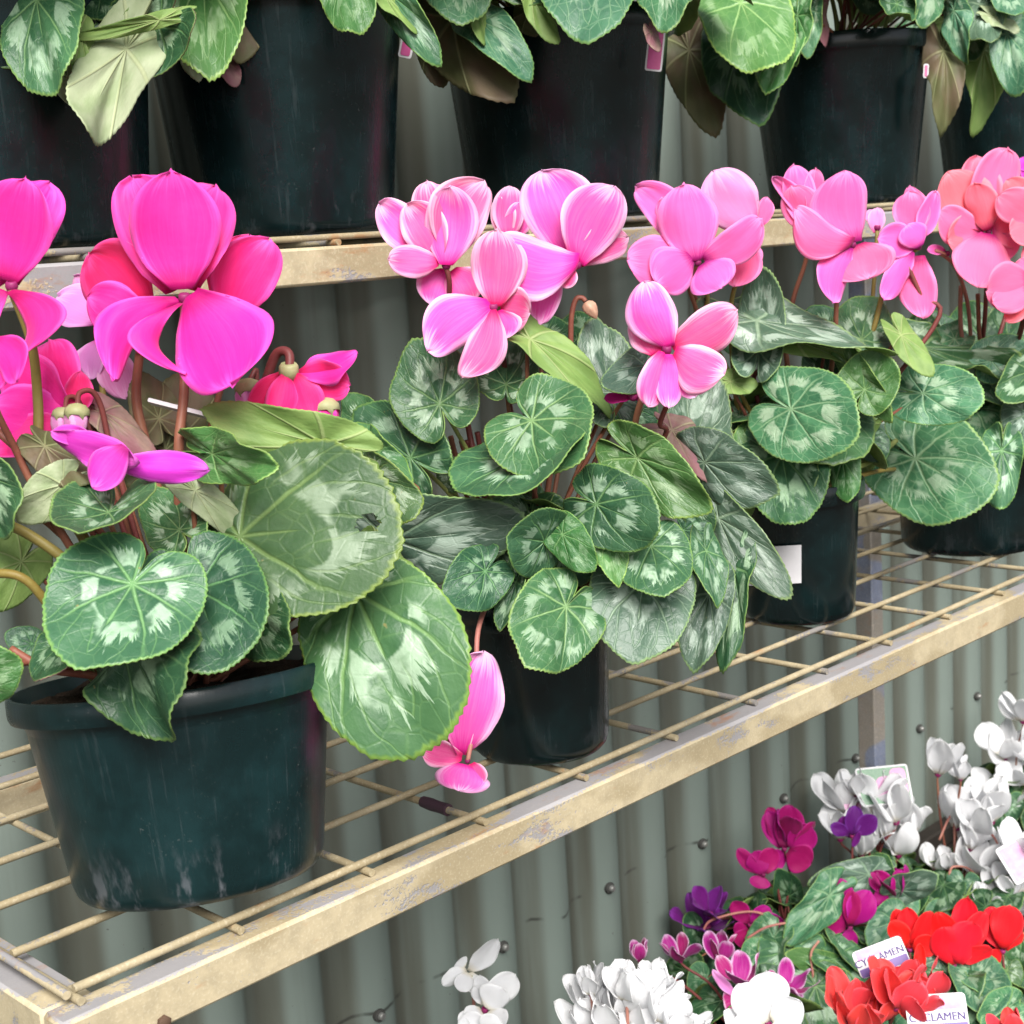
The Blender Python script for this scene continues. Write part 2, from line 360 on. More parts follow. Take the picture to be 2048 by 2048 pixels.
M['tag_red'] = simple('tag_dark_red_photo', (.30, .02, .10), .35, 0, .4, (.55, .10, .30), 90)
M['tag_leafpic'] = simple('tag_green_photo', (.02, .10, .04), .35, 0, .4, (.14, .28, .17), 260)
M['ground'] = simple('dark_gravel_ground', (.10, .095, .085), .9, 0, .2, (.05, .048, .043), 60)
M['bench'] = simple('dark_wet_bench', (.028, .022, .017), .8, 0, .3, (.012, .010, .008), 30)
M['wire_thin'] = simple('thin_dark_wire', (.02, .02, .02), .5)

# ------------------------------------------------------------------ leaves
TH_H = [0, 10, 25, 45, 70, 100, 125, 145, 160, 171, 177, 180]
SHAPES = {'heart': [1.0, .95, .89, .83, .76, .69, .635, .58, .50, .36, .18, .08],
          'round': [.98, .97, .955, .925, .875, .81, .755, .69, .59, .41, .20, .08],
          'disc': [.985, .985, .935, .82, .615, .40, .30, .26, .235, .20, .14, .08],
          'oval': [1.0, .95, .85, .74, .66, .62, .59, .55, .47, .33, .18, .08]}
def unit(v): v = np.asarray(v, float); return v/(np.linalg.norm(v)+1e-12)
def sheet(name, G, closed, thick, mats, parent, attr_name, A, kill=None):
    """two-sided sheet of real thickness from a grid G[i, j, 3]"""
    ni, nj = G.shape[:2]
    if closed:
        dj = np.roll(G, -1, 1)-np.roll(G, 1, 1)
    else: dj = np.gradient(G, axis=1)
    di = np.gradient(G, axis=0); Nn = np.cross(di, dj); Nn /= (np.linalg.norm(Nn, axis=2, keepdims=True)+1e-9)
    T = G + Nn*thick*.5; B = G - Nn*thick*.5
    if closed and True:
        T[0] = G[0].mean(0)+unit(Nn[1].mean(0))*thick*.5; B[0] = G[0].mean(0)-unit(Nn[1].mean(0))*thick*.5
    n = ni*nj; idx = np.arange(n).reshape(ni, nj)
    J = np.arange(nj) if closed else np.arange(nj-1); J2 = (J+1) % nj
    a = idx[:-1][:, J].ravel(); b = idx[1:][:, J].ravel(); c = idx[1:][:, J2].ravel(); d = idx[:-1][:, J2].ravel()
    top = np.stack([a, b, c, d], 1); bot = np.stack([d, c, b, a], 1)+n
    if kill is not None:
        keep = ~kill[(np.repeat(np.arange(ni-1), len(J)), np.tile(J, ni-1))]; top = top[keep]; bot = bot[keep]
    rims = [np.stack([idx[-1, J], idx[-1, J]+n, idx[-1, J2]+n, idx[-1, J2]], 1)]
    if not closed:
        I = np.arange(ni-1)
        rims += [np.stack([idx[0, J2], idx[0, J2]+n, idx[0, J]+n, idx[0, J]], 1),
                 np.stack([idx[I, 0], idx[I, 0]+n, idx[I+1, 0]+n, idx[I+1, 0]], 1),
                 np.stack([idx[I+1, -1], idx[I+1, -1]+n, idx[I, -1]+n, idx[I, -1]], 1)]
    F = np.concatenate([top, bot]+rims); V = np.concatenate([T.reshape(-1, 3), B.reshape(-1, 3)])
    mi = np.zeros(len(F), int)
    if len(mats) > 1: mi[len(top):len(top)+len(bot)] = 1
    AA = np.concatenate([A.reshape(-1, 3)]*2)
    return mesh_obj(name, V, F, mats, parent, mi, True, {attr_name: AA})
def leaf_world(parent, att, m, n, W, shape='heart', cup=.0, fold=.0, wave=.05, bend=0., curl=0., mats=('leaf', 'under'), seed=0, segs=112, rings=15, hole=None, k=None, name='leaf', thick=.0007, label=None):
    rg = np.random.RandomState(seed & 0xffff)
    m = np.asarray(m, float); L = np.linalg.norm(m); ey = m/L; n = np.asarray(n, float); ez = unit(n-ey*(n@ey)); ex = np.cross(ey, ez)
    t = np.linspace(-math.pi, math.pi, segs, endpoint=False); ad = np.degrees(np.abs(t))
    Rr = np.interp(ad, TH_H, SHAPES[shape])
    ker = np.array([1, 2, 1])/4.0; Rr = np.convolve(np.concatenate([Rr[-1:], Rr, Rr[:1]]), ker, 'valid')
    ph = rg.rand(6)*6.28
    Rr = Rr*(1+.025*np.sin(3*t+ph[0])*np.sin(np.abs(t)/2)+.018*np.sin(5*t+ph[1]))
    jit = rg.randn(segs); jit = (jit+np.roll(jit, 1)+np.roll(jit, -1))/3; Rr = Rr*(1+.007*jit)
    Rr = Rr*(1+(.6+.8*rg.rand(segs))*np.where(np.arange(segs) % 2 == 0, .010, -.007)*(1 if segs > 60 else .6)*np.clip((175-ad)/20, 0, 1))
    rho = np.linspace(0, 1, rings)**.85
    rho[0] = .004
    X = rho[:, None]*Rr*np.sin(t); Y = rho[:, None]*Rr*np.cos(t)
    wm = 2*np.abs(Rr*np.sin(t)).max(); sx = W/(wm*L)
    A = np.stack([X, Y, np.broadcast_to(rho[:, None], X.shape)], 2)
    Xs = X*sx; kk = k or rg.choice([3, 4, 5])
    Z = cup*(Xs**2+Y**2)+fold*np.abs(Xs)+wave*rho[:, None]**2*np.sin(kk*t+ph[2])+.35*wave*rho[:, None]**3*np.sin((2*kk+1)*t+ph[3])
    # low puckers between the main veins
    Z = Z + .014*np.cos(np.abs(t)*2*math.pi/.72)[None, :]*rho[:, None]*(1-rho[:, None]**2)*-1.5
    if abs(bend) > 1e-4:
        p = bend*Y; Y, Z = np.sin(p)/bend-Z*np.sin(p), (1-np.cos(p))/bend+Z*np.cos(p)
    if abs(curl) > 1e-4:
        p = curl*Xs; Xs, Z = np.sin(p)/curl-Z*np.sin(p), (1-np.cos(p))/curl+Z*np.cos(p)
    G = np.asarray(att)+L*(Xs[..., None]*ex+Y[..., None]*ey+Z[..., None]*ez)
    kill = None
    if hole is not None:
        cxx = (A[:-1, :, 0]+A[1:, :, 0])/2; cyy = (A[:-1, :, 1]+A[1:, :, 1])/2
        q = ((cxx-hole[0])/hole[2])**2+((cyy-hole[1])/hole[3])**2; kill = q < 1
    # dj x di orientation: upper side must face ez
    o = sheet(name, G[:, ::-1] if False else G, True, thick, [M[mats[1]], M[mats[0]]], parent, 'lp', A, kill)
    if label: o['label'] = label
    return o
def cam_vec(du, dv, dd, d):
    p = ppm(d); return RX*(du/p)-UP*(dv/p)+FW*dd
def facing(m, roll):
    ey = unit(m); n0 = unit(-FW-ey*(-FW @ ey)); s = np.cross(ey, n0); r = math.radians(roll); return n0*math.cos(r)+s*math.sin(r)
def leaf(plant, s, t, W, d, dd=0., roll=0., mats='leaf', under='under', stalk=True, stalk_m='s_brown', sr=.0017, via=None, **kw):
    """leaf placed by where the photo shows its stalk joint and its tip, d metres ahead, tip dd nearer/farther"""
    att = at(s[0], s[1], d); tip = at(t[0], t[1], d+dd); m = tip-att; n = facing(m, roll)
    cr = max(.12, abs(math.cos(math.radians(roll))))
    W_m = W/ppm(d+dd*.5)/cr
    kw.setdefault('seed', int(s[0]*7+s[1]*13+t[0]*3))
    o = leaf_world(plant['root'], att, m, n, W_m, mats=(mats, under), **kw)
    if stalk:
        c = plant['crown'] + np.array([rnd.uniform(-.018, .018), rnd.uniform(-.018, .018), 0])
        if math.cos(math.radians(roll)) < 0:
            back = att-unit(m)*.003+unit(n)*.0012; mid = att*.6+c*.4+unit(n)*.006
        else:
            back = att-unit(n)*.004; mid = via if via is not None else (back*.62+c*.38)-unit(n)*.012+np.array([0, 0, .008])
        tube_obj('leaf_stalk', [back+unit(m)*.001, mid, c], [sr*.85, sr, sr*1.15], M[stalk_m], o, 7, 7)
    plant['nleaf'] = plant.get('nleaf', 0)+1
    return o
def leaf_dome(plant, n, r0, r1, z0, z1, size, az=(0, 360), mats=('leaf',), segs=64, rings=9, seed=1, up=.55, stalk=True, avoid_front=None):
    """loose leaves round the crown, looking up and outwards"""
    rg = random.Random(seed); c0 = plant['crown']
    for i in range(n):
        a = math.radians(az[0]+(az[1]-az[0])*((i+rg.random()*.7)/n)); q = rg.random()
        r = r0+(r1-r0)*math.sqrt(q); z = z1+(z0-z1)*q+rg.uniform(-.1, .1)*(z1-z0)
        out = np.array([math.cos(a), math.sin(a), 0]); P = c0+out*r+np.array([0, 0, z])
        nn = unit(out*(.25+.75*q)+np.array([rg.uniform(-.3, .3), rg.uniform(-.3, .3), up+.5*(1-q)]))
        dirv = unit(out*.8+np.array([rg.uniform(-.5, .5), rg.uniform(-.5, .5), -.35-.5*q])); L = size*rg.uniform(.65, 1.1)
        o = leaf_world(plant['root'], P-dirv*L*.3, dirv*L, nn, L*1.5, rg.choice(['heart', 'heart', 'round']), rg.uniform(-.15, .25), rg.uniform(-.05, .3), rg.uniform(.02, .09), rg.uniform(-.7, .3), rg.uniform(-.4, .5), (rg.choice(mats), 'under'), rg.randrange(60000), segs, rings)
        if stalk: tube_obj('leaf_stalk', [P-dirv*L*.3-nn*.003, (P+c0)*.5-nn*.015, c0+np.array([rg.uniform(-.012, .012), rg.uniform(-.012, .012), 0])], [.0012, .0015, .0018], M[rg.choice(['s_brown', 's_green', 's_dark'])], o, 6, 5)

# ------------------------------------------------------------------ flowers
PV = [0, .08, .22, .40, .54, .68, .80, .89, .955, .988, 1]; PW = [.24, .40, .70, .94, 1.0, .97, .84, .65, .42, .22, .05]
PQ = [.24, .38, .66, .93, 1.0, .90, .68, .45, .24, .12, .04]
def petal_world(parent, base, m, n, W, mat, bulge=0., cup=.1, twist=0., sb=0., ruf=.02, tipc=0., seed=0, nu=15, nv=22, thick=.00022, label=None, fat=0., pt=.12):
    rg = np.random.RandomState(seed & 0xffff)
    m = np.asarray(m, float); L = np.linalg.norm(m); ey = m/L; n = np.asarray(n, float); ez = unit(n-ey*(n@ey)); ex = np.cross(ey, ez)
    sv = np.linspace(0, 1, nv); v = (.55*sv+.45*(1-(1-sv)**2))[:, None]; u = np.linspace(-1, 1, nu)[None, :]; lo = np.interp(v, [0, .08, .22, .40, .52], [.24, .40, .72, .95, 1.0]); tt = np.clip((v-.52)/.48, 0, 1)
    w = np.where(v < .52, lo, np.maximum((1-pt)*(1-tt**2.3)**.52+pt*(1-tt**1.75)**.80, .03))
    w = w + fat*4*v*(1-v)*.3
    ph = rg.rand(5)*6.28; hw = W/2/L; ed = np.sign(u)*u**2
    x = u*w*hw*(1+.035*np.sin(6*v+ph[0]+np.sign(u)))
    y = v*1.0 + 0*u - .05*(1-u**2)*0
    y = y + .016*np.sin(4.1*u+ph[3])*v**3 + .008*np.sin(9*u+ph[1])*v**3
    q4 = rg.rand(4)-.5; twist = twist + q4[0]*.7; cup = cup*.42; bulge = bulge + q4[1]*.10; sb = sb + q4[2]*.08; ruf = ruf+.012
    z = cup*(u**2)*w*hw*2 + ruf*np.sin(7*v+ph[1]+1.5*np.sign(u))*np.abs(u)**3 + .5*ruf*np.sin(13*v+ph[2])*np.abs(u)**4
    z = z + .006*np.sin(u*7+4*v+ph[4])*v + .005*np.sin(u*13-9*v+ph[0])*v**2
    z = z + .032*np.sin(2.7*u+5*v+ph[2])*v*np.sin(v*2.8)
    ta = twist*(v-.15); x, z = x*np.cos(ta)-z*np.sin(ta), x*np.sin(ta)+z*np.cos(ta)
    x = x + sb*4*v*(1-v); z = z + bulge*4*v*(1-v) + tipc*np.clip(v-.6, 0, 1)**2*4
    G = np.asarray(base)+L*(x[..., None]*ex+y[..., None]*ey+z[..., None]*ez)
    A = np.stack(np.broadcast_arrays(u, v, np.zeros_like(z)), 2)
    o = sheet('petal', G, False, thick, [M[mat]], parent, 'pp', A)
    if label: o['label'] = label
    return o
def nose(plant, P, r, axis, mat='nose', calyx=False, name='flower'):
    V = []; F = []; ax = unit(axis); a1 = unit(np.cross(ax, [.3, .5, .8])); a2 = np.cross(ax, a1); n = 12; prof = [(.15, -1), (.75, -.75), (1, -.1), (.95, .5), (.72, .8), (.6, .45), (.1, .3)]
    for rr, h in prof:
        for k in range(n):
            a = 2*math.pi*k/n; V.append(np.asarray(P)+r*(rr*(a1*math.cos(a)+a2*math.sin(a))+h*ax))
    for i in range(len(prof)-1):
        for k in range(n): F.append((i*n+k, i*n+(k+1) % n, (i+1)*n+(k+1) % n, (i+1)*n+k))
    F += [tuple(range(n))[::-1], tuple(range((len(prof)-1)*n, len(prof)*n))]
    return mesh_obj(name, V, F, M[mat], plant['root'])
def flower(plant, b, d, petals, mat, stem=None, stem_m='s_brown', sr=.0023, nr=.0034, nm='nose', label=None):
    """b: pixel of the nose; petals: (base, tip, width, depth offset of base, of tip, roll, extras)"""
    P = at(b[0], b[1], d); f = nose(plant, P, nr, UP*.6+FW*-.2, nm)
    if label: f['label'] = label
    for i, p in enumerate(petals):
        (bb, tt, W, d0, d1, roll) = p[:6]; kw = dict(p[6]) if len(p) > 6 else {}
        B = at(bb[0], bb[1], d+d0); T = at(tt[0], tt[1], d+d1); m = T-B
        W_m = W*(1.13 if mat in ('p_rose', 'p_pink', 'p_coral') else 1.0)/ppm(d+(d0+d1)/2)/max(.25, abs(math.cos(math.radians(roll))))
        pm = kw.pop('mat', mat)
        petal_world(f, B, m, facing(m, roll), W_m, pm, seed=int(bb[0]*3+tt[0]*7+tt[1]*11), **kw)
    if stem:
        pts = [P-UP*nr*.5]+[at(*q) if len(q) == 3 else np.asarray(q) for q in stem]
        cr = plant['crown']+np.array([rnd.uniform(-.012, .012), rnd.uniform(-.012, .012), 0]); la = pts[-1]; pts = pts+[la*.86+cr*.14+np.array([0, 0, -.004]), la*.5+cr*.5]
        tube_obj('flower_stalk', pts+[cr], [sr*.8, sr, sr*1.15], M[stem_m], f, 9, 8)
    return f
def bud(plant, P, axis, L, r, mat, stem=None, stem_m='s_brown', sr=.0017, calyx=True, label=None):
    """closed, hanging bud of twisted petals under its green calyx"""
    ax = unit(axis); a1 = unit(np.cross(ax, [.3, .5, .8])); a2 = np.cross(ax, a1); n = 20; V = []; F = []; A = []
    prof = np.array([(0, .45), (.12, .85), (.3, 1.0), (.5, .92), (.7, .68), (.86, .40), (.96, .16), (1, .02)])
    for v, w in prof:
        for k in range(n):
            a = 2*math.pi*k/n; rr = r*w*(1+.10*math.cos(5*a+v*4)); V.append(np.asarray(P)+ax*L*v+rr*(a1*math.cos(a)+a2*math.sin(a))); A.append((math.cos(2.5*a+v*2), .25+.7*v, 0))
    for i in range(len(prof)-1):
        for k in range(n): F.append((i*n+k, i*n+(k+1) % n, (i+1)*n+(k+1) % n, (i+1)*n+k))
    f = mesh_obj('flower_bud', V, F, M[mat], plant['root'], attrs={'pp': A})
    if label: f['label'] = label
    if calyx:
        V = []; F = []; n2 = 15
        for i, (v, w) in enumerate([(-.10, .25), (-.06, .7), (.06, 1.06), (.22, 1.12), (.36, 1.0)]):
            for k in range(n2):
                a = 2*math.pi*k/n2; vv = v-(.16 if (k % 3) and i == 4 else 0); V.append(np.asarray(P)+ax*L*vv+r*w*(a1*math.cos(a)+a2*math.sin(a)))
        for i in range(4):
            for k in range(n2): F.append((i*n2+k, i*n2+(k+1) % n2, (i+1)*n2+(k+1) % n2, (i+1)*n2+k))
        F.append(tuple(range(n2)))
        mesh_obj('calyx', V, F, M['calyx'], f)
    if not stem: return f
    pts = [np.asarray(P)-ax*L*.05]+[at(*q) if len(q) == 3 and not isinstance(q, np.ndarray) else q for q in stem]; cr = plant['crown']
    if stem: tube_obj('flower_stalk', pts+[pts[-1]*.86+cr*.14, pts[-1]*.5+cr*.5, cr], [sr*.9, sr, sr*1.1], M[stem_m], f, 8, 8)
    return f
def bloom(plant, P, size, mat, axis=None, opn=.5, seed=0, stem=True, stem_m='s_dark', np_=5, fan=1.0, sr=.0016, nm='nose', nu=11, nv=16):
    """ordinary reflexed five-petalled flower, nodding nose, petals swept up"""
    rg = random.Random(seed); ax = unit(axis if axis is not None else [rg.uniform(-.35, .35), rg.uniform(-.35, .35), 1])
    a1 = unit(np.cross(ax, [.37, .52, .77])); a2 = np.cross(ax, a1); f = nose(plant, P, size*.09, ax, nm); o0 = rg.random()*6.28
    for k in range(np_):
        a = o0+2*math.pi*(k+rg.uniform(-.15, .15))/np_; rad = a1*math.cos(a)+a2*math.sin(a); op = opn*rg.uniform(.55, 1.35)*fan
        B = np.asarray(P)+rad*size*.07; m = unit(ax*math.cos(op)+rad*math.sin(op)+np.cross(ax, rad)*rg.uniform(-.2, .35))*size*rg.uniform(.85, 1.1)
        n = rad*math.cos(op)-ax*math.sin(op)
        petal_world(f, B, m, n, size*rg.uniform(.52, .68), mat, bulge=rg.uniform(-.02, .14), cup=rg.uniform(-.35, .1), twist=rg.uniform(.2, 1.1), ruf=rg.uniform(.01, .035), tipc=rg.uniform(-.05, .15), seed=rg.randrange(60000), nu=nu, nv=nv)
    if stem:
        c = plant['crown']; P = np.asarray(P); mid = (P*.55+c*.45)+np.array([rg.uniform(-.01, .01), rg.uniform(-.01, .01), .012])
        tube_obj('flower_stalk', [P-ax*size*.05, P*.85+mid*.15-ax*size*.1, mid, c], [sr*.8, sr, sr*1.2], M[stem_m], f, 7, 6)
    return f

# ------------------------------------------------------------------ pots
def make_pot(name, base, R0, R1, H, mat, label, cat='potted plant', group=None, rimh=.016, lip=.004, tilt=None):
    root = empty(name, base, label, cat, group)
    t = .0022; rc = .008
    ob = R0; prof = [(0.0, .004), (ob-rc*1.6, .0015), (ob-rc, 0.0), (ob-rc*.45, .0012), (ob-rc*.1, .0045), (ob+.001, .010)]
    zr = H-rimh; rb = R0+(R1-lip-R0)*(zr/H)
    prof += [(rb-.001, zr-.004), (rb, zr), (R1-.001, zr-.001), (R1, zr+.002), (R1, H-.002), (R1-.0012, H), (R1-.0032, H), (R1-.004, H-.003), (rb-t, zr-.01), (rb-t-.004, H-.035)]
    mb = MB(); mb.lathe(prof, (0, 0, 0), 96); p = mb.build('pot', M[mat], None)
    p.parent = root
    s = MB(); n = 40; rs = rb-t-.003
    sd = .018 if tilt is None else .007
    V = [(0, 0, H-sd)]; F = []
    rg = random.Random(int(base[0]*1000))
    for i in range(1, 9):
        for k in range(n): a = 2*math.pi*k/n; V.append((rs*i/8*math.cos(a), rs*i/8*math.sin(a), H-sd+rg.uniform(-.003, .004)))
    for k in range(n): F.append((0, 1+k, 1+(k+1) % n))
    for i in range(7):
        for k in range(n): F.append((1+i*n+k, 1+(i+1)*n+k, 1+(i+1)*n+(k+1) % n, 1+i*n+(k+1) % n))
    so = mesh_obj('soil', V, F, M['soil']); so.parent = root
    if tilt is not None:
        h = np.asarray(tilt, float); an = math.asin(np.linalg.norm(h)); ax = unit(np.cross([0, 0, 1], h))
        for q in (p, so): q.rotation_mode = 'QUATERNION'; q.rotation_quaternion = Matrix.Rotation(an, 3, Vector(tuple(ax))).to_quaternion()
    return {'root': root, 'crown': np.asarray(base, float)+np.array([0, 0, H-.016]), 'base': np.asarray(base, float), 'H': H}

# ================================================================== setting
g = 30
mesh_obj('ground', [(-g, -g, 0), (g, -g, 0), (g, g, 0), (-g, g, 0)], [(0, 1, 2, 3)], M['ground'])
tag(bpy.data.objects['ground'], kind='structure')

# corrugated iron wall behind the rack
YW, PIT = 1.215, .0965
wall = empty('corrugated_wall', (1.5, YW, 0), 'grey green corrugated iron wall behind the shelves, dirty in its grooves', 'wall')
xs = np.arange(-1.2, 6.5, PIT/24); prof = []
for x in xs:
    q = (x/PIT) % 1.0
    prof.append(.0085*math.cos(2*math.pi*q) if True else 0)
X0 = .892*YW   # a groove stands here
V = []; zs = [0.0, .3, .6, .9, 1.2, 1.5, 1.9, 2.4]
for i, x in enumerate(xs):
    q = ((x-X0)/PIT) % 1.0; c = math.cos(2*math.pi*q); yy = .0095*(abs(c)**.8)*(1 if c > 0 else -1)
    for z in zs: V.append((x, YW+yy, z))
nz = len(zs); F = [(i*nz+j, i*nz+j+1, (i+1)*nz+j+1, (i+1)*nz+j) for i in range(len(xs)-1) for j in range(nz-1)]
w = mesh_obj('iron_sheet', np.array(V)[:, :]-np.array([1.5, YW, 0]), F, M['wall']); w.parent = wall
for k in range(-3, 20):
    xk = X0+PIT*(2*k+.5)-.06*PIT; zz = HZ-.680*YW+.004*math.sin(k*2.1)
    mb = MB(); yb = YW-.0095
    def rot(prof):
        VV = []; FF = []; n = 12
        for r, h in prof:
            for j in range(n): a = 2*math.pi*j/n; VV.append((xk+r*math.cos(a), yb-h, zz+r*math.sin(a)))
        for i in range(len(prof)-1):
            for j in range(n): FF.append((i*n+j, i*n+(j+1) % n, (i+1)*n+(j+1) % n, (i+1)*n+j))
        FF.append(tuple(range((len(prof)-1)*n, len(prof)*n))); return VV, FF
    mb.add(*rot([(.0075, -.004), (.0075, .002), (.006, .003)]))
    wsh = mb.build('screw', M['washer'], wall)
    mb = MB(); n = 6
    mb.add(*rot([(.0045, .002), (.0045, .006), (.0034, .0075), (.001, .0077)])); mb.build('screw_head', M['screw'], wsh)

# bench under the rack that carries the small plants
BZ = HZ-1.03
bench = empty('plant_bench', (1.9, .8, 0), 'dark wet bench along the foot of the iron wall carrying the small plants', 'bench')
mb = MB(); mb.box(.7, 4.5, -.1, 1.195, BZ-.05, BZ, .004); mb.build('bench_top', M['bench'], bench)
for x in (.8, 2.5, 4.4):
    for y in (-.02, 1.1):
        mb = MB(); mb.box(x-.03, x+.03, y-.03, y+.03, 0, BZ-.052); mb.build('leg', M['bench'], bench)
mb = MB(); mb.box(1.2, 4.5, 1.165, 1.193, BZ+.001, BZ+.035, .003); mb.build('back_rail', M['bench'], bench)

# ================================================================== two shelf rack
rack = empty('display_rack', (.316, .67, 0), 'rack of two cream painted steel wire shelves with worn rusty front beams', 'rack')
XR = 3.1; WR = .0025
def beam(x0, x1, y0, y1, z0, z1, nm='front_beam', m='paint'):
    mb = MB(); mb.box(x0, x1, y0, y1, z0, z1, .0022); return mb.build(nm, M[m], rack)
ZL = HZ-.37; bt = ZL-WR*3
beam(.316, XR, .670, .691, bt-.0275, bt, 'front_beam')
beam(.316, .346, .6912, 1.0298, bt-.0275, bt-.0003, 'side_beam')
beam(.316, XR, 1.030, 1.055, bt-.030, bt, 'back_beam')
LY = [.6868, .7505, .815, .881, .947, 1.012, 1.078]
cross = [.333, .4332, .5297, .6274, .726, .827, .928, 1.0295, 1.132, 1.2375] + [1.343+.105*i for i in range(17)]
rg = random.Random(3)
for i, y in enumerate(LY):
    P = [(x, y+rg.uniform(-.0006, .0006), ZL+rg.uniform(-.0007, .0003)) for x in np.linspace(.333 if i not in (1,) else .331, XR-.02, 14)]
    mb = MB(); mb.tube(catmull(P, 5), WR, 10); mb.build('long_wire', M['paint_wire'], rack)
for x in cross:
    P = [(x, .6868-.0075, ZL-2*WR+.0002), (x+rg.uniform(-.001, .001), .88, ZL-2*WR-.0004), (x, 1.084, ZL-2*WR+.0002)]
    mb = MB(); mb.tube(catmull(P, 8), WR, 10); mb.build('cross_wire', M['paint_wire'], rack)
mb = MB(); mb.tube([(.3275, .6835, ZL-.0005), (.3275, 1.08, ZL-.0005)], WR, 10); mb.build('edge_wire', M['paint'], rack)
# dark tape on one of the cross wires, bolt on the beam corner, drip of dark wire
mb = MB(); P0 = at(848, 1500, 1); 
xt = .6274; mb.tube(catmull([(xt, .742, ZL-2*WR), (xt, .729, ZL-2*WR), (xt, .716, ZL-2*WR)], 4), [WR*1.55, WR*1.8, WR*1.6, WR*1.75], 10); mb.build('tape', simple('dark_tape', (.06, .03, .045), .6), rack)
def bolt(x, z, y):
    mb = MB(); n = 6; VV = []; FF = []
    for r, h in ((.0042, -.001), (.0042, .0022), (.003, .003)):
        for j in range(n): a = 2*math.pi*j/n+.3; VV.append((x+r*math.cos(a), y-h, z+r*math.sin(a)))
    for i in range(2):
        for j in range(n): FF.append((i*n+j, i*n+(j+1) % n, (i+1)*n+(j+1) % n, (i+1)*n+j))
    FF.append(tuple(range(2*n, 3*n))); mb.add(VV, FF); mb.build('bolt', simple('rusty_bolt', (.09, .05, .03), .8), rack)
bolt(.373, bt-.0235, .670)
mb = MB(); mb.box(.3152, .3175, .677, .686, bt-.026, bt-.008, .0008); mb.build('slot_shade_block', simple('slot_shade_dark', (.03, .022, .018), .8), rack)  # raised dark block; its colour stands in for shade inside the beam's slot
UZ = HZ+.0036*.885
beam(.25, XR, .885, .907, UZ-.0278, UZ, 'front_beam')
beam(.25, XR, 1.16, 1.182, UZ-.028, UZ, 'back_beam')
for x in (.25, 1.2, 2.2): beam(x, x+.025, .9072, 1.1598, UZ-.028, UZ-.0003, 'side_beam')
for i, y in enumerate([.895, .955, 1.015, 1.075, 1.135, 1.17]):
    P = [(x, y, UZ+3*WR+rg.uniform(-.0012, .0006)) for x in np.linspace(.255, XR-.02, 14)]
    mb = MB(); mb.tube(catmull(P, 5), WR, 10); mb.build('long_wire', M['paint_wire'], rack)
for i in range(28):
    x = .30+.103*i; mb = MB(); mb.tube([(x, .888, UZ+WR), (x, 1.178, UZ+WR)], WR, 10); mb.build('cross_wire', M['paint_wire'], rack)
for x0 in (1.782, .262):
    mb = MB(); mb.box(x0, x0+.029, 1.0985, 1.127, 0, UZ-.0285, .002); mb.build('rack_post', M['galv'], rack)
SH_L = ZL+WR; SH_U = UZ+4*WR

# ================================================================== big plants on the lower shelf
def base_at(u, v, z): P = on_z(u, v, z); return np.array([P[0], P[1], z])
A = make_pot('potted_cyclamen', base_at(383, 1662, SH_L)+np.array([0, 0, .003]), .0735, .098, .124, 'pot_teal', 'hot pink cyclamen with big marbled leaves in a wide dark teal pot', 'potted plant', 'large cyclamens on the lower shelf', rimh=.013, lip=.006, tilt=np.array([RX[0]*-.06+.70*.15, RX[1]*-.06+.70*.15, 0]))
B = make_pot('potted_cyclamen', base_at(1020, 1406, SH_L), .050, .0605, .118, 'pot_black', 'pink cyclamen with pale petal margins in a small black pot, one flower hanging down', 'potted plant', 'large cyclamens on the lower shelf')
C_ = make_pot('potted_cyclamen', base_at(1508, 1158, SH_L), .0515, .0635, .130, 'pot_black', 'pale pink cyclamen in a black pot with white sticker half hidden by a leaf', 'potted plant', 'large cyclamens on the lower shelf')
D = make_pot('potted_cyclamen', base_at(1832, 1026, SH_L), .0745, .085, .112, 'pot_black', 'coral pink cyclamen in the low black pot farthest along the lower shelf', 'potted plant', 'large cyclamens on the lower shelf')

# ---- plant A leaves (joint, tip, width, distance)
lf = lambda *a, **k: leaf(A, *a, **k)
lf((250, 1103), (143, 1270), 305, .775, -.035, 8, 'leaf', shape='heart', cup=.06, wave=.035, segs=160, rings=22, k=3, seed=11)
lf((370, 1113), (432, 1268), 268, .808, -.03, -14, 'leaf_dark', shape='round', cup=.05, fold=.14, wave=.06, segs=160, rings=22, seed=23)
lf((205, 968), (150, 1046), 185, .80, -.045, 6, 'leaf', shape='round', fold=.38, cup=.22, wave=.02, segs=144, rings=20, seed=5)
lf((452, 1012), (750, 975), 345, .845, -.03, -14, 'leaf_plain', shape='disc', cup=-.06, wave=.04, bend=-.08, segs=200, rings=72, hole=(-.02, .78, .062, .075), seed=31)
lf((672, 1118), (792, 1414), 330, .86, -.05, 4, 'leaf_plain', shape='disc', cup=-.06, wave=.035, bend=-.4, segs=176, rings=24, seed=42)
lf((234, 1205), (338, 1378), 240, .788, -.048, 8, 'leaf_dark', shape='heart', wave=.13, fold=-.12, k=4, segs=144, rings=20, seed=53)
lf((402, 856), (520, 882), 104, .83, -.05, 20, 'leaf_vivid', shape='round', wave=.06, fold=.22, segs=144, rings=18, seed=8)
lf((612, 838), (372, 781), 118, .85, -.01, 168, 'leaf', 'under', shape='oval', fold=-.2, cup=.2, wave=.04, segs=144, rings=18, seed=9, sr=.001)
lf((-42, 905), (62, 985), 160, .80, -.02, 20, 'leaf_dark', 'under', shape='round', cup=.2, segs=112, seed=12)
lf((85, 842), (172, 918), 74, .82, -.01, 150, 'leaf', 'under_olive', shape='oval', fold=.5, seed=14)
lf((118, 915), (32, 985), 95, .815, .0, 165, 'leaf', 'under_pale', shape='heart', fold=-.2, wave=.08, seed=15)
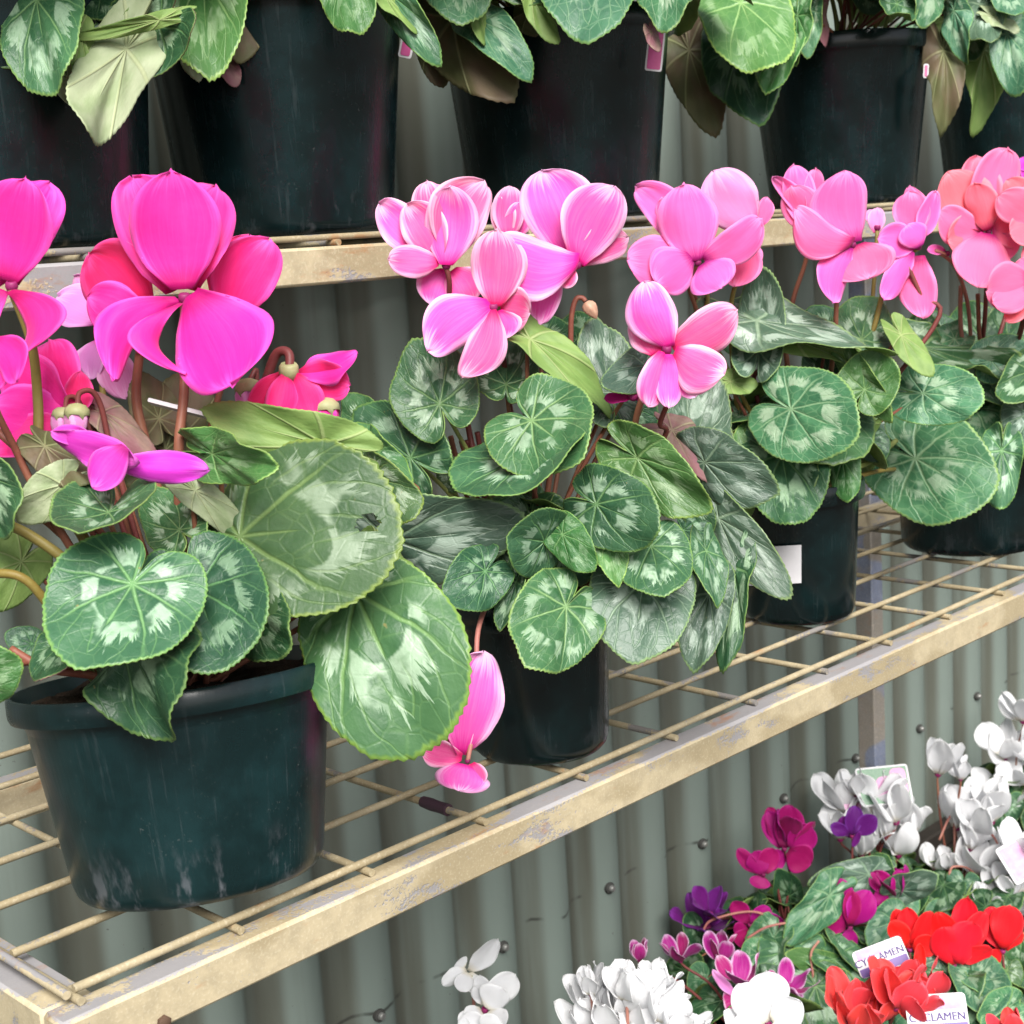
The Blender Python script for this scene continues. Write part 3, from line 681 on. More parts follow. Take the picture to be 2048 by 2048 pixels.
lf((368, 925), (478, 1013), 66, .835, .01, 160, 'leaf', 'under_pale', shape='oval', cup=.4, seed=16)
lf((340, 1000), (285, 940), 120, .85, .03, 10, 'leaf', shape='heart', seed=17, cup=.2)
lf((-55, 1275), (40, 1268), 130, .76, .0, 15, 'leaf_vivid', shape='round', cup=-.2, seed=18)
lf((312, 850), (375, 690), 145, .90, .03, 190, 'leaf', 'under_olive', shape='heart', fold=.25, seed=19, stalk=False)
lf((730, 1040), (785, 1152), 76, .90, -.01, 140, 'leaf', 'under', shape='oval', fold=.5, wave=.1, seed=20, sr=.001)
lf((192, 778), (306, 862), 62, .86, .0, 150, 'leaf', 'under_purple', shape='oval', cup=.3, seed=21)
lf((300, 790), (262, 700), 90, .90, .02, 200, 'leaf', 'under_olive', shape='oval', seed=22, stalk=False)
lf((700, 905), (790, 980), 110, .93, -.02, 20, 'leaf_plain', shape='heart', wave=.12, seed=24, sr=.001)
lf((250, 1180), (330, 1215), 130, .83, -.02, 20, 'leaf_dark', shape='heart', seed=25)
lf((40, 1060), (-40, 1150), 110, .84, -.02, 160, 'leaf', 'under', shape='heart', cup=.3, seed=26)
lf((480, 880), (560, 830), 130, .90, .02, 10, 'leaf_dark', shape='heart', seed=27)
lf((560, 1080), (640, 1150), 150, .90, .0, 10, 'leaf_dark', shape='heart', seed=28)
lf((60, 1215), (10, 1195), 60, .83, .0, 30, 'leaf_dark', 'under_purple', shape='oval', seed=29, stalk=False)
lf((462, 1150), (560, 1228), 150, .84, -.03, 6, 'leaf_dark', shape='round', cup=.1, seed=32)
lf((120, 1215), (80, 1290), 110, .80, -.03, 14, 'leaf_dark', 'under_purple', shape='heart', wave=.08, seed=33)
leaf_dome(A, 7, .02, .06, .02, .05, .06, (-20, 150), ('leaf_dark', 'leaf'), seed=101)
# bare stalks of plant A
def stalk_only(pl, pts, r, m):
    tube_obj('bare_stalk', [at(*p) for p in pts]+[pl['crown']], r, M[m], pl['root'], 8, 8)
stalk_only(A, [(-20, 975, .82), (60, 1012, .815), (150, 1080, .82), (230, 1180, .84)], .0030, 's_olive')
stalk_only(A, [(-20, 1080, .80), (50, 1095, .80), (140, 1190, .82)], .0026, 's_olive')
stalk_only(A, [(20, 1225, .80), (90, 1262, .80), (190, 1278, .82)], .0024, 's_brown')
stalk_only(A, [(-10, 810, .83), (60, 870, .83), (130, 935, .84), (240, 1080, .85)], .0024, 's_brown')
# ---- plant A flowers
hot = 'p_hot'
flower(A, (348, 562), .845, [
    ((332, 548), (250, 333), 160, .012, .022, -12, dict(bulge=.08, cup=.15, sb=.10)),
    ((356, 546), (406, 350), 138, .014, .026, 14, dict(bulge=.07, cup=.15, sb=-.10)),
    ((344, 546), (322, 321), 176, .000, -.010, 3, dict(bulge=-.03, cup=-.20, ruf=.012, tipc=-.02, pt=.4)),
    ((358, 556), (436, 729), 182, -.004, -.030, 6, dict(bulge=-.10, cup=-.16, ruf=.02, sb=-.07, fat=.4, pt=0.)),
    ((338, 566), (214, 718), 84, .000, -.020, -14, dict(bulge=-.10, cup=-.25, sb=.24)),
    ((340, 572), (350, 706), 62, -.002, -.012, -20, dict(bulge=.04, cup=-.3, sb=.50, twist=.5)),
], hot, [(347, 640, .87), (347, 740, .865), (338, 830, .86)], sr=.0031, nr=.0035, label='largest hot pink flower with three upright petals')
flower(A, (438, 606), .895, [
    ((436, 602), (508, 452), 118, .0, -.006, 22, dict(bulge=.05, cup=.15, sb=-.10)),
    ((430, 596), (470, 445), 105, .012, .018, 5, dict(bulge=.05, cup=.1)),
    ((440, 610), (502, 640), 100, -.004, -.012, -10, dict(bulge=.05, sb=.15, mat='p_hot')),
    ((428, 598), (432, 470), 72, .006, .004, -20, dict(cup=.2)),
], hot, [(425, 700, .90), (400, 800, .90)], sr=.0022)
flower(A, (275, 600), .875, [
    ((282, 590), (168, 478), 150, .004, .006, -22, dict(bulge=.06, cup=.2, sb=.12)),
    ((278, 592), (166, 560), 100, .0, -.004, -10, dict(bulge=.05, cup=.1, sb=-.1)),
    ((272, 598), (236, 652), 70, .0, .0, 20, {}),
], hot, [(262, 680, .88), (258, 760, .88)], sr=.0031)
flower(A, (190, 625), .93, [
    ((192, 600), (108, 560), 100, .0, .004, 20, dict(ruf=.08, bulge=.05)),
    ((190, 615), (140, 520), 72, .006, .01, -10, dict(ruf=.09)),
    ((190, 640), (172, 715), 60, .0, .0, 15, dict(ruf=.05, sb=.1)),
    ((200, 650), (238, 752), 72, .0, -.004, 5, dict(ruf=.06)),
], 'p_pale', [(192, 700, .93), (198, 780, .92)], 's_olive', sr=.0022)
flower(A, (22, 540), .82, [
    ((18, 532), (92, 345), 130, .010, .016, 24, dict(bulge=.06, cup=.2, sb=-.16)),
    ((14, 530), (48, 336), 172, .0, -.012, -6, dict(bulge=-.05, cup=.12, sb=-.05)),
    ((8, 536), (-70, 380), 120, .008, .01, -20, dict(cup=.2)),
    ((20, 548), (38, 674), 96, -.004, -.016, 18, dict(bulge=-.12, cup=-.2, sb=-.34, twist=-.4)),
    ((10, 548), (-40, 650), 80, .0, -.01, -10, dict(sb=.2)),
], hot, [(60, 650, .83), (72, 760, .84), (76, 850, .84)], 's_olive', sr=.0031, nr=.0035, label='hot pink flower at the left end with one huge rounded petal')
flower(A, (-12, 690), .79, [
    ((-18, 640), (30, 722), 78, .0, -.008, 10, dict(bulge=-.05, sb=-.2)),
    ((-10, 640), (-30, 740), 80, .0, -.004, -10, {}),
], hot, [(-12, 760, .80), (30, 850, .82)], sr=.0022)
flower(A, (140, 790), .855, [
    ((138, 784), (92, 643), 142, .004, .010, -6, dict(bulge=.10, cup=.15, ruf=.02, sb=-.10)),
    ((136, 788), (10, 680), 110, .0, .002, -14, dict(bulge=.08, ruf=.03)),
    ((132, 792), (-15, 770), 112, -.004, -.010, 8, dict(bulge=-.05, ruf=.03)),
    ((130, 796), (-20, 848), 86, -.004, -.010, 14, dict(ruf=.04)),
    ((140, 786), (152, 700), 52, -.003, -.006, 16, dict(ruf=.06)),
], hot, [(150, 770, .86), (175, 800, .86)], sr=.002, nr=.0035)
bud(A, at(146, 768, .835), -UP*.95-RX*.05, .021, .0065, 'p_pale', [(150, 742, .84), (172, 738, .845), (190, 765, .85), (205, 830, .855)], 's_dark', .0017, label='pale closed bud in a green calyx')
bud(A, at(122, 775, .84), -UP*.9-RX*.2, .018, .006, 'p_pale', [(128, 750, .845), (150, 760, .85)], 's_dark', .0015)
flower(A, (545, 700), .865, [
    ((560, 702), (672, 664), 62, .0, -.006, -24, dict(bulge=-.05, ruf=.06, cup=-.2, sb=.08)),
    ((562, 708), (660, 728), 84, .0, .0, 16, dict(ruf=.05, cup=.2)),
    ((540, 705), (520, 795), 62, -.004, -.006, -10, dict(cup=-.4)),
    ((556, 706), (588, 792), 66, -.002, -.003, 15, dict(cup=-.4)),
    ((530, 705), (470, 770), 40, .004, .006, -20, dict(cup=-.3)),
], hot, [(545, 668, .868), (522, 668, .872), (502, 720, .875), (484, 775, .875), (470, 830, .87)], 's_dark', sr=.0033, nr=.006, nm='calyx', label='nodding pink flower with its pale calyx turned up')
bud(A, at(614, 758, .87), -UP+RX*.08, .024, .0075, 'p_hot', [(614, 742, .872), (600, 736, .873), (584, 758, .874), (572, 800, .875)], 's_brown', .0016, label='small pink bud hanging from a hooked stalk')
bud(A, at(470, 722, .88), -UP-RX*.03, .026, .0075, 'p_pale', [(474, 712, .882), (484, 700, .885), (480, 760, .885)], 's_dark', .0016)
# wilted purple flowers lying on the leaves
flower(A, (205, 838), .80, [
    ((100, 822), (262, 872), 66, .004, -.002, 4, dict(bulge=.03, cup=-.1, ruf=.05)),
    ((236, 842), (176, 920), 74, -.006, -.010, -6, dict(cup=-.2, ruf=.03)),
    ((180, 830), (96, 815), 40, .002, .0, 10, dict(ruf=.05)),
    ((205, 878), (392, 886), 62, .0, .004, 12, dict(cup=-.5, ruf=.03)),
], 'p_wilt', None, nr=.0015, label='wilted purple flower lying on the leaves')

# ---- plant B leaves
lf = lambda *a, **k: leaf(B, *a, **k)
lf((830, 762), (782, 645), 170, 1.03, .02, -6, 'leaf', shape='heart', cup=.12, segs=144, rings=18, seed=61, stalk_m='s_green')
lf((955, 726), (958, 652), 128, 1.05, .03, 0, 'leaf', shape='round', cup=.25, fold=.2, seed=62)
lf((1000, 640), (1178, 756), 78, 1.03, -.01, 146, 'leaf', 'under', shape='oval', fold=-.3, cup=.3, wave=.04, seed=63)
lf((1152, 742), (1122, 612), 122, 1.05, .03, 8, 'leaf_grey', shape='heart', cup=.2, seed=64)
lf((1218, 690), (1128, 748), 80, 1.02, -.02, 14, 'leaf_grey', shape='heart', cup=.2, fold=.1, seed=65)
lf((1004, 794), (1106, 870), 218, 1.00, -.035, -6, 'leaf', shape='heart', cup=.05, wave=.055, segs=144, rings=20, seed=66)
lf((985, 862), (1030, 946), 292, 1.01, -.06, 4, 'leaf', shape='round', cup=.20, wave=.03, fold=.1, segs=160, rings=20, seed=67)
lf((775, 864), (660, 772), 165, 1.04, .02, -8, 'leaf', shape='heart', cup=-.08, wave=.05, segs=144, rings=18, seed=68, stalk_m='s_green')
lf((690, 800), (655, 742), 80, 1.08, .02, 0, 'leaf', shape='heart', seed=69)
lf((700, 860), (790, 978), 92, 1.02, -.03, 14, 'leaf_plain', shape='oval', wave=.10, seed=70)
lf((742, 1018), (992, 1002), 186, 1.00, -.02, 18, 'leaf_grey', shape='oval', cup=-.12, wave=.05, fold=.06, segs=160, rings=20, seed=71)
lf((935, 1022), (992, 1062), 110, 1.01, -.01, 10, 'leaf_dark', 'under', shape='heart', wave=.1, seed=72)
lf((1027, 1021), (955, 1013), 142, .99, -.02, -20, 'leaf', shape='heart', fold=.18, segs=128, rings=16, seed=73)
lf((1062, 1008), (1118, 1078), 80, .985, -.012, 14, 'leaf_vivid', shape='heart', cup=-.15, seed=74)
lf((1142, 1008), (1168, 1108), 70, .99, -.015, -18, 'leaf_vivid', shape='heart', seed=75)
lf((1126, 951), (1248, 1003), 160, .985, -.03, 6, 'leaf', shape='heart', cup=-.06, segs=144, rings=18, seed=76)
lf((1203, 864), (1343, 970), 122, 1.01, -.02, 24, 'leaf_vivid', shape='heart', fold=.22, segs=144, rings=18, seed=77)
lf((1330, 872), (1466, 938), 126, 1.05, -.02, 20, 'leaf_grey', shape='heart', cup=-.1, segs=128, rings=16, seed=78)
lf((1268, 812), (1368, 880), 80, 1.06, -.02, 150, 'leaf_grey', 'under_purple', shape='oval', cup=.4, seed=79)
lf((1229, 1031), (1254, 1127), 152, .99, -.03, 0, 'leaf', shape='heart', cup=-.06, segs=144, rings=18, seed=80)
lf((1332, 1040), (1354, 1146), 68, 1.01, -.02, -26, 'leaf', shape='heart', fold=.1, seed=81)
lf((1214, 1097), (1194, 1247), 205, 1.00, -.03, 6, 'leaf_grey', shape='heart', cup=-.10, wave=.03, segs=160, rings=20, seed=82)
lf((1338, 1120), (1304, 1266), 92, 1.02, -.02, 20, 'leaf_grey', shape='heart', cup=-.1, seed=83)
lf((1384, 1070), (1358, 1266), 68, 1.04, -.02, 40, 'leaf_dark', shape='oval', cup=-.1, seed=84)
lf((1067, 1145), (990, 1260), 182, .98, -.035, -4, 'leaf', shape='heart', wave=.06, cup=-.04, segs=160, rings=20, seed=85)
lf((975, 1098), (944, 1192), 50, 1.0, -.01, 30, 'leaf_dark', 'under', shape='heart', fold=.6, seed=86)
lf((1356, 978), (1488, 1130), 100, 1.05, -.03, 16, 'leaf_grey', shape='oval', cup=-.1, wave=.07, segs=144, rings=18, seed=87)
lf((1300, 940), (1345, 1005), 66, 1.05, 0, 0, 'leaf_dark', shape='heart', seed=88)
lf((1020, 645), (1000, 585), 125, 1.12, .03, 0, 'leaf_dark', shape='heart', seed=89)
lf((1090, 640), (1075, 590), 100, 1.13, .03, 0, 'leaf_dark', shape='heart', seed=90)
lf((860, 900), (835, 866), 70, 1.06, .0, 0, 'leaf_plain', shape='round', seed=91)
lf((1100, 1060), (1140, 1100), 90, 1.04, 0, 0, 'leaf_dark', shape='heart', seed=92)
lf((900, 1060), (860, 1085), 120, 1.06, 0, 0, 'leaf_dark', shape='heart', seed=93)
lf((1290, 1000), (1330, 1040), 90, 1.05, 0, 0, 'leaf_dark', shape='heart', seed=94)
lf((1180, 770), (1230, 830), 110, 1.09, 0, 0, 'leaf_dark', shape='heart', seed=95)
lf((915, 1078), (846, 1148), 120, .985, -.02, 0, 'leaf_dark', shape='heart', wave=.08, seed=97)
leaf_dome(B, 12, .02, .07, .02, .07, .05, (0, 360), ('leaf_dark', 'leaf'), seed=102)
for i, (u, m) in enumerate([(815, 's_green'), (850, 's_brown'), (880, 's_dark'), (900, 's_dark'), (925, 's_olive'), (870, 's_brown'), (945, 's_dark')]):
    stalk_only(B, [(u, 815+8*(i % 3), 1.08), (u+14, 870, 1.085), (u+60, 960, 1.085)], .0020, m)
# ---- plant B flowers
ro = 'p_rose'
flower(B, (842, 500), 1.04, [
    ((838, 486), (805, 342), 84, .014, .022, 0, dict(bulge=.06, cup=.1)),
    ((826, 482), (716, 384), 72, .008, .012, -10, dict(bulge=.08, ruf=.04)),
    ((846, 490), (912, 342), 96, .006, .008, 18, dict(bulge=.05, cup=.15, sb=-.12)),
    ((830, 492), (768, 386), 76, .002, .002, -14, dict(bulge=.05, cup=.1, sb=.05, ruf=.03)),
    ((842, 500), (850, 352), 92, -.004, -.010, 2, dict(bulge=-.05, cup=-.2)),
    ((828, 494), (732, 488), 58, -.002, -.006, 10, dict(bulge=.04, sb=-.05, cup=-.2)),
    ((842, 510), (815, 575), 72, .012, .01, -10, dict(sb=.1)),
    ((852, 510), (892, 572), 80, .010, .008, 12, {}),
], ro, [(848, 540, 1.045), (845, 640, 1.07), (880, 790, 1.08)], 's_dark', sr=.0022, label='rose flower with crowded upright petals and white margins')
flower(B, (930, 580), 1.01, [
    ((936, 578), (938, 432), 96, .0, -.004, 4, dict(bulge=-.04, cup=-.15)),
    ((926, 574), (808, 662), 92, -.002, -.014, -8, dict(bulge=.05, cup=-.2, sb=.10)),
    ((928, 582), (872, 712), 66, -.002, -.012, 14, dict(bulge=.05, cup=-.2, sb=-.14)),
    ((938, 586), (950, 640), 70, .004, .004, 10, {}),
    ((944, 582), (1000, 590), 76, .008, .01, 20, {}),
], ro, [(945, 640, 1.04), (955, 720, 1.07)], 's_dark', sr=.0022, label='rose flower in front with two long petals hanging down')
flower(B, (1088, 500), 1.03, [
    ((1076, 482), (1022, 322), 122, .010, .012, -12, dict(bulge=.06, cup=.18, sb=.05)),
    ((1084, 484), (1086, 340), 66, .012, .02, 8, dict(bulge=.04)),
    ((1090, 496), (1158, 352), 104, -.002, -.008, 16, dict(bulge=-.03, cup=.15, sb=-.06)),
    ((1094, 496), (1184, 448), 62, .004, .006, 20, dict(bulge=.06, sb=-.1)),
    ((1092, 492), (936, 462), 108, -.006, -.020, 8, dict(bulge=.06, cup=-.25, sb=-.22, ruf=.02)),
    ((1052, 500), (1018, 612), 52, .010, .008, -14, dict(sb=.05, cup=.2)),
    ((1080, 504), (1062, 542), 34, .0, .0, 30, {}),
], ro, [(1040, 500, 1.04), (1025, 560, 1.045), (1005, 640, 1.06)], 's_dark', sr=.0024, label='widest rose flower with a petal arching to the left')
flower(B, (965, 460), 1.09, [
    ((960, 450), (962, 352), 56, .0, .0, 4, {}), ((955, 450), (945, 372), 44, .0, .0, -10, {}), ((972, 450), (985, 380), 48, .004, .0, 10, {}),
    ((965, 520), (985, 612), 66, .0, .0, 0, {}), ((985, 500), (1008, 590), 60, .0, .0, 20, {})],
    ro, [(975, 560, 1.1), (985, 680, 1.1)], 's_dark', sr=.002)
flower(B, (1258, 660), .985, [
    ((1262, 656), (1215, 532), 82, .0, -.004, -14, dict(bulge=.05, cup=-.2, sb=-.08)),
    ((1238, 668), (1200, 596), 72, .006, .006, -18, dict(bulge=.05, sb=.12)),
    ((1266, 652), (1390, 584), 76, .0, -.006, 14, dict(bulge=.04, cup=-.1, sb=.05)),
    ((1272, 664), (1366, 706), 84, -.002, -.010, 10, dict(bulge=.04, cup=-.2, sb=.10)),
    ((1252, 664), (1224, 768), 54, -.002, -.004, -22, dict(cup=-.4, sb=.05)),
    ((1262, 668), (1262, 770), 50, -.004, -.006, 0, dict(cup=-.4)),
    ((1276, 668), (1312, 748), 56, -.002, -.004, 22, dict(cup=-.4)),
], ro, [(1235, 700, 1.0), (1205, 770, 1.01), (1188, 850, 1.03)], 's_brown', sr=.0024, label='star shaped rose flower low on the right side')
flower(B, (1195, 748), 1.01, [((1190, 750), (1140, 752), 22, 0, 0, 40, {}), ((1200, 745), (1225, 750), 30, 0, 0, 20, {})], 'p_magenta', None)
tube_obj('bare_stalk', [at(1258, 765, 1.0), at(1245, 800, 1.01), at(1238, 850, 1.03), B['crown']], .0018, M['s_dark'], B['root'], 8, 6)
bud(B, at(1106, 570, 1.05), -UP*.8+RX*.5, .014, .005, 'dry', [(1098, 562, 1.05), (1086, 566, 1.05), (1078, 600, 1.052), (1074, 680, 1.06), (1050, 800, 1.07)], 's_brown', .0020, calyx=False, label='dried brown bud on a hooked stalk')
flower(B, (882, 1436), .955, [
    ((872, 1424), (912, 1230), 108, .004, .008, 14, dict(bulge=.06, cup=.2, sb=-.08, ruf=.07)),
    ((872, 1428), (796, 1412), 50, .0, .0, -20, dict(cup=.3)),
    ((878, 1442), (866, 1492), 96, -.004, -.012, 0, dict(cup=-.3, bulge=.1)),
    ((890, 1440), (906, 1482), 40, -.002, -.008, 20, {}),
    ((872, 1425), (850, 1340), 60, .006, .008, -20, dict(cup=.2)),
], 'p_rose', [(900, 1330, .97), (902, 1190, .985), (938, 1105, 1.03)], 's_pink', sr=.0019, nr=.0018, nm='nose', label='rose flower hanging upside down below the leaves')

# ---- plant C leaves
lf = lambda *a, **k: leaf(C_, *a, **k)
lf((1493, 772), (1618, 822), 195, 1.29, -.05, 4, 'leaf_net', shape='round', cup=-.04, wave=.03, segs=160, rings=20, seed=111)
lf((1631, 735), (1672, 668), 112, 1.31, .0, -12, 'leaf_vivid', shape='round', cup=.2, fold=.15, segs=128, rings=16, seed=112)
lf((1612, 700), (1682, 798), 50, 1.315, -.01, 45, 'leaf_vivid', 'under', shape='oval', seed=113)
lf((1742, 742), (1860, 752), 124, 1.38, -.03, -8, 'leaf_net', shape='round', cup=-.05, segs=128, rings=16, seed=114)
lf((1432, 660), (1450, 508), 96, 1.33, .02, -16, 'leaf_grey', shape='oval', cup=.35, fold=.3, bend=.5, segs=144, rings=18, seed=115)
lf((1428, 606), (1690, 672), 92, 1.32, -.02, -46, 'leaf_grey', 'under', shape='oval', cup=.05, wave=.09, k=3, segs=144, rings=18, seed=116)
lf((1500, 640), (1702, 690), 60, 1.325, .0, 150, 'leaf', 'under', shape='oval', cup=.2, seed=117, stalk=False)
lf((1625, 642), (1640, 560), 128, 1.37, .03, 0, 'leaf', shape='round', cup=.05, segs=128, rings=16, seed=118)
lf((1562, 626), (1530, 578), 98, 1.39, .02, 0, 'leaf_dark', shape='heart', seed=119)
lf((1700, 632), (1760, 712), 62, 1.36, -.01, 160, 'leaf', 'under', shape='oval', seed=120)
lf((1475, 858), (1500, 988), 172, 1.32, -.04, 4, 'leaf_dark', shape='round', cup=-.08, segs=144, rings=18, seed=121)
lf((1590, 868), (1602, 952), 62, 1.34, -.01, 20, 'leaf_vivid', shape='oval', wave=.1, seed=122)
lf((1640, 800), (1590, 848), 60, 1.37, .0, 150, 'leaf', 'under', shape='oval', fold=.3, seed=123)
lf((1420, 862), (1418, 790), 84, 1.33, .02, 0, 'leaf_vivid', shape='heart', seed=124)
lf((1378, 720), (1430, 728), 52, 1.33, .0, 150, 'leaf', 'under', shape='heart', seed=125)
lf((1310, 836), (1345, 722), 140, 1.15, .03, 6, 'leaf_grey', shape='heart', cup=.1, segs=128, rings=16, seed=126)
lf((1380, 960), (1410, 905), 80, 1.36, .0, 160, 'leaf', 'under', shape='oval', seed=127)
lf((1560, 700), (1590, 640), 110, 1.41, .0, 0, 'leaf_dark', shape='heart', seed=128)
lf((1400, 640), (1380, 590), 90, 1.42, .0, 0, 'leaf_dark', shape='heart', seed=129)
lf((1395, 790), (1380, 850), 90, 1.36, .0, 0, 'leaf', shape='heart', seed=130)
lf((1640, 830), (1670, 870), 70, 1.40, .0, 0, 'leaf_dark', shape='heart', seed=131)
leaf_dome(C_, 14, .02, .075, .02, .10, .055, (0, 360), ('leaf_dark', 'leaf', 'leaf_net'), seed=103)
stalk_only(C_, [(1690, 832, 1.47), (1650, 866, 1.42), (1600, 890, 1.39)], .0026, 's_green')
stalk_only(C_, [(1690, 885, 1.47), (1640, 893, 1.41)], .0022, 's_olive')
stalk_only(C_, [(1475, 655, 1.36), (1440, 690, 1.37), (1425, 740, 1.38)], .0022, 's_dark')
pk = 'p_pink'
flower(C_, (1316, 495), 1.27, [
    ((1302, 476), (1200, 352), 68, .004, .01, -14, dict(bulge=.05, sb=.14)),
    ((1298, 470), (1250, 372), 52, .0, .0, -24, dict(sb=.05)),
    ((1314, 492), (1292, 346), 106, -.004, -.010, 2, dict(bulge=-.04, cup=-.25)),
    ((1306, 480), (1184, 490), 96, .002, -.002, 8, dict(bulge=.06, cup=-.1, sb=-.14)),
    ((1306, 486), (1238, 533), 86, -.004, -.012, -8, dict(bulge=.04, cup=-.2)),
    ((1326, 488), (1436, 412), 66, -.002, -.006, 12, dict(bulge=.05, sb=.10, cup=-.1)),
    ((1328, 496), (1362, 543), 88, -.004, -.012, 6, dict(bulge=.05, cup=-.1)),
], pk, [(1300, 540, 1.29), (1318, 600, 1.31), (1330, 700, 1.34)], 's_brown', sr=.0022, label='pale pink flower with a tall folded middle petal')
flower(C_, (1412, 436), 1.30, [
    ((1424, 430), (1346, 324), 96, .0, -.004, -8, dict(bulge=.04, cup=-.15, ruf=.04, sb=-.10, mat='p_pale')),
    ((1432, 428), (1448, 372), 30, .002, .004, 10, {}),
    ((1404, 446), (1386, 540), 62, -.002, -.004, 14, dict(sb=-.1)),
    ((1412, 446), (1402, 505), 60, .0, .0, -10, {}),
], pk, [(1392, 520, 1.31), (1378, 600, 1.33), (1390, 760, 1.36)], 's_olive', sr=.0024, nr=.008, label='pale flower showing its dark purple throat')
flower(C_, (1530, 440), 1.36, [
    ((1528, 436), (1498, 310), 56, .0, .004, -8, dict(bulge=.04)),
    ((1522, 430), (1458, 334), 32, .002, .004, -10, dict(sb=.08)),
    ((1534, 438), (1492, 352), 66, -.003, -.004, -6, dict(cup=-.2)),
    ((1536, 436), (1538, 318), 40, .002, .002, 20, {}),
], pk, [(1518, 500, 1.37), (1498, 560, 1.375), (1482, 640, 1.38)], 's_brown', sr=.0024)
flower(C_, (1608, 462), 1.30, [
    ((1606, 452), (1560, 346), 72, .006, .01, -10, dict(bulge=.04)),
    ((1614, 456), (1594, 324), 102, -.002, -.006, 8, dict(bulge=-.03, cup=-.15, sb=-.10)),
    ((1610, 456), (1500, 394), 74, -.006, -.014, 4, dict(bulge=.05, cup=-.2, sb=-.26)),
    ((1602, 466), (1572, 572), 62, -.002, -.006, -10, dict(bulge=.04, sb=.16, cup=-.2)),
    ((1616, 462), (1640, 525), 112, -.001, -.006, 12, dict(bulge=.04, cup=-.1)),
], pk, [(1598, 480, 1.32), (1580, 560, 1.325), (1575, 640, 1.34), (1560, 760, 1.38)], 's_brown', sr=.0024, label='largest pale pink flower on its brown stalk')
flower(C_, (1732, 466), 1.36, [
    ((1715, 448), (1716, 352), 42, .004, .006, -10, dict(sb=.18, tipc=.1)),
    ((1722, 450), (1716, 362), 62, .002, .002, -4, dict(bulge=.04)),
    ((1734, 450), (1766, 360), 40, .0, .0, 16, {}),
    ((1728, 462), (1656, 450), 60, -.002, -.004, -10, dict(bulge=.04)),
    ((1736, 466), (1712, 424), 56, -.006, -.010, 6, dict(cup=-.3, bulge=.06)),
    ((1722, 474), (1668, 566), 42, -.003, -.006, -14, dict(cup=-.2)),
    ((1736, 482), (1742, 600), 62, .002, .0, 14, dict(cup=-.2, sb=.05)),
], pk, [(1690, 490, 1.37), (1668, 545, 1.375), (1648, 620, 1.38)], 's_olive', sr=.0026, label='pink flower with narrow petals hanging below it')
flower(C_, (1655, 430), 1.42, [((1652, 440), (1655, 392), 34, 0, 0, 0, {}), ((1648, 425), (1640, 395), 24, 0, 0, 0, {})], 'p_pale', [(1650, 520, 1.42), (1640, 620, 1.42)], 's_olive')
tube_obj('bare_stalk', [at(1712, 500, 1.36), at(1738, 560, 1.365), at(1760, 620, 1.37), C_['crown']], .0022, M['s_dark'], C_['root'], 8, 6)
stalk_only(C_, [(1325, 510, 1.30), (1335, 560, 1.31), (1345, 640, 1.33)], .0020, 's_olive')
stalk_only(C_, [(1275, 530, 1.30), (1300, 545, 1.31), (1330, 600, 1.33), (1345, 700, 1.36)], .0018, 's_brown')

# ---- plant D leaves and flowers
lf = lambda *a, **k: leaf(D, *a, **k)
lf((1728, 865), (1868, 948), 225, 1.46, -.05, 2, 'leaf_net', shape='round', cup=-.05, wave=.04, segs=160, rings=20, seed=141)
lf((1740, 655), (1945, 708), 80, 1.56, -.02, -30, 'leaf', shape='oval', wave=.14, k=5, seed=142)
lf((1800, 640), (1760, 690), 80, 1.58, -.02, 10, 'leaf_net', shape='heart', wave=.12, seed=143)
lf((1870, 680), (1945, 650), 90, 1.55, .0, -10, 'leaf_net', shape='heart', wave=.08, seed=144)
lf((1945, 700), (1885, 770), 90, 1.53, -.02, 10, 'leaf', shape='heart', wave=.1, cup=.2, seed=145)
lf((1890, 850), (1884, 970), 76, 1.51, -.02, 14, 'leaf', shape='oval', wave=.12, seed=146)
lf((1945, 780), (1965, 860), 110, 1.52, -.02, 14, 'leaf_grey', shape='heart', wave=.1, seed=147)
lf((1780, 640), (1745, 590), 90, 1.70, .02, 0, 'leaf_dark', shape='heart', seed=148)
lf((1850, 640), (1810, 570), 110, 1.73, .02, 0, 'leaf_dark', shape='heart', wave=.1, seed=149)
lf((1900, 640), (1945, 585), 120, 1.73, .02, 0, 'leaf_dark', shape='heart', wave=.1, seed=150)
lf((1735, 630), (1775, 618), 90, 1.66, .0, 20, 'leaf', 'under', shape='heart', seed=151)
lf((1830, 720), (1790, 760), 100, 1.58, -.02, 0, 'leaf_dark', shape='heart', wave=.1, seed=152)
lf((1700, 775), (1660, 830), 70, 1.56, -.02, 30, 'leaf_grey', shape='oval', seed=153)
leaf_dome(D, 14, .03, .085, .02, .09, .06, (0, 360), ('leaf_dark', 'leaf', 'leaf_net'), seed=104)
for i, u in enumerate((1795, 1815, 1838, 1850, 1872, 1890)):
    stalk_only(D, [(u, 700, 1.63), (u+6, 750, 1.635), (u+10, 800, 1.64)], .0020, 's_dark')
co = 'p_coral'
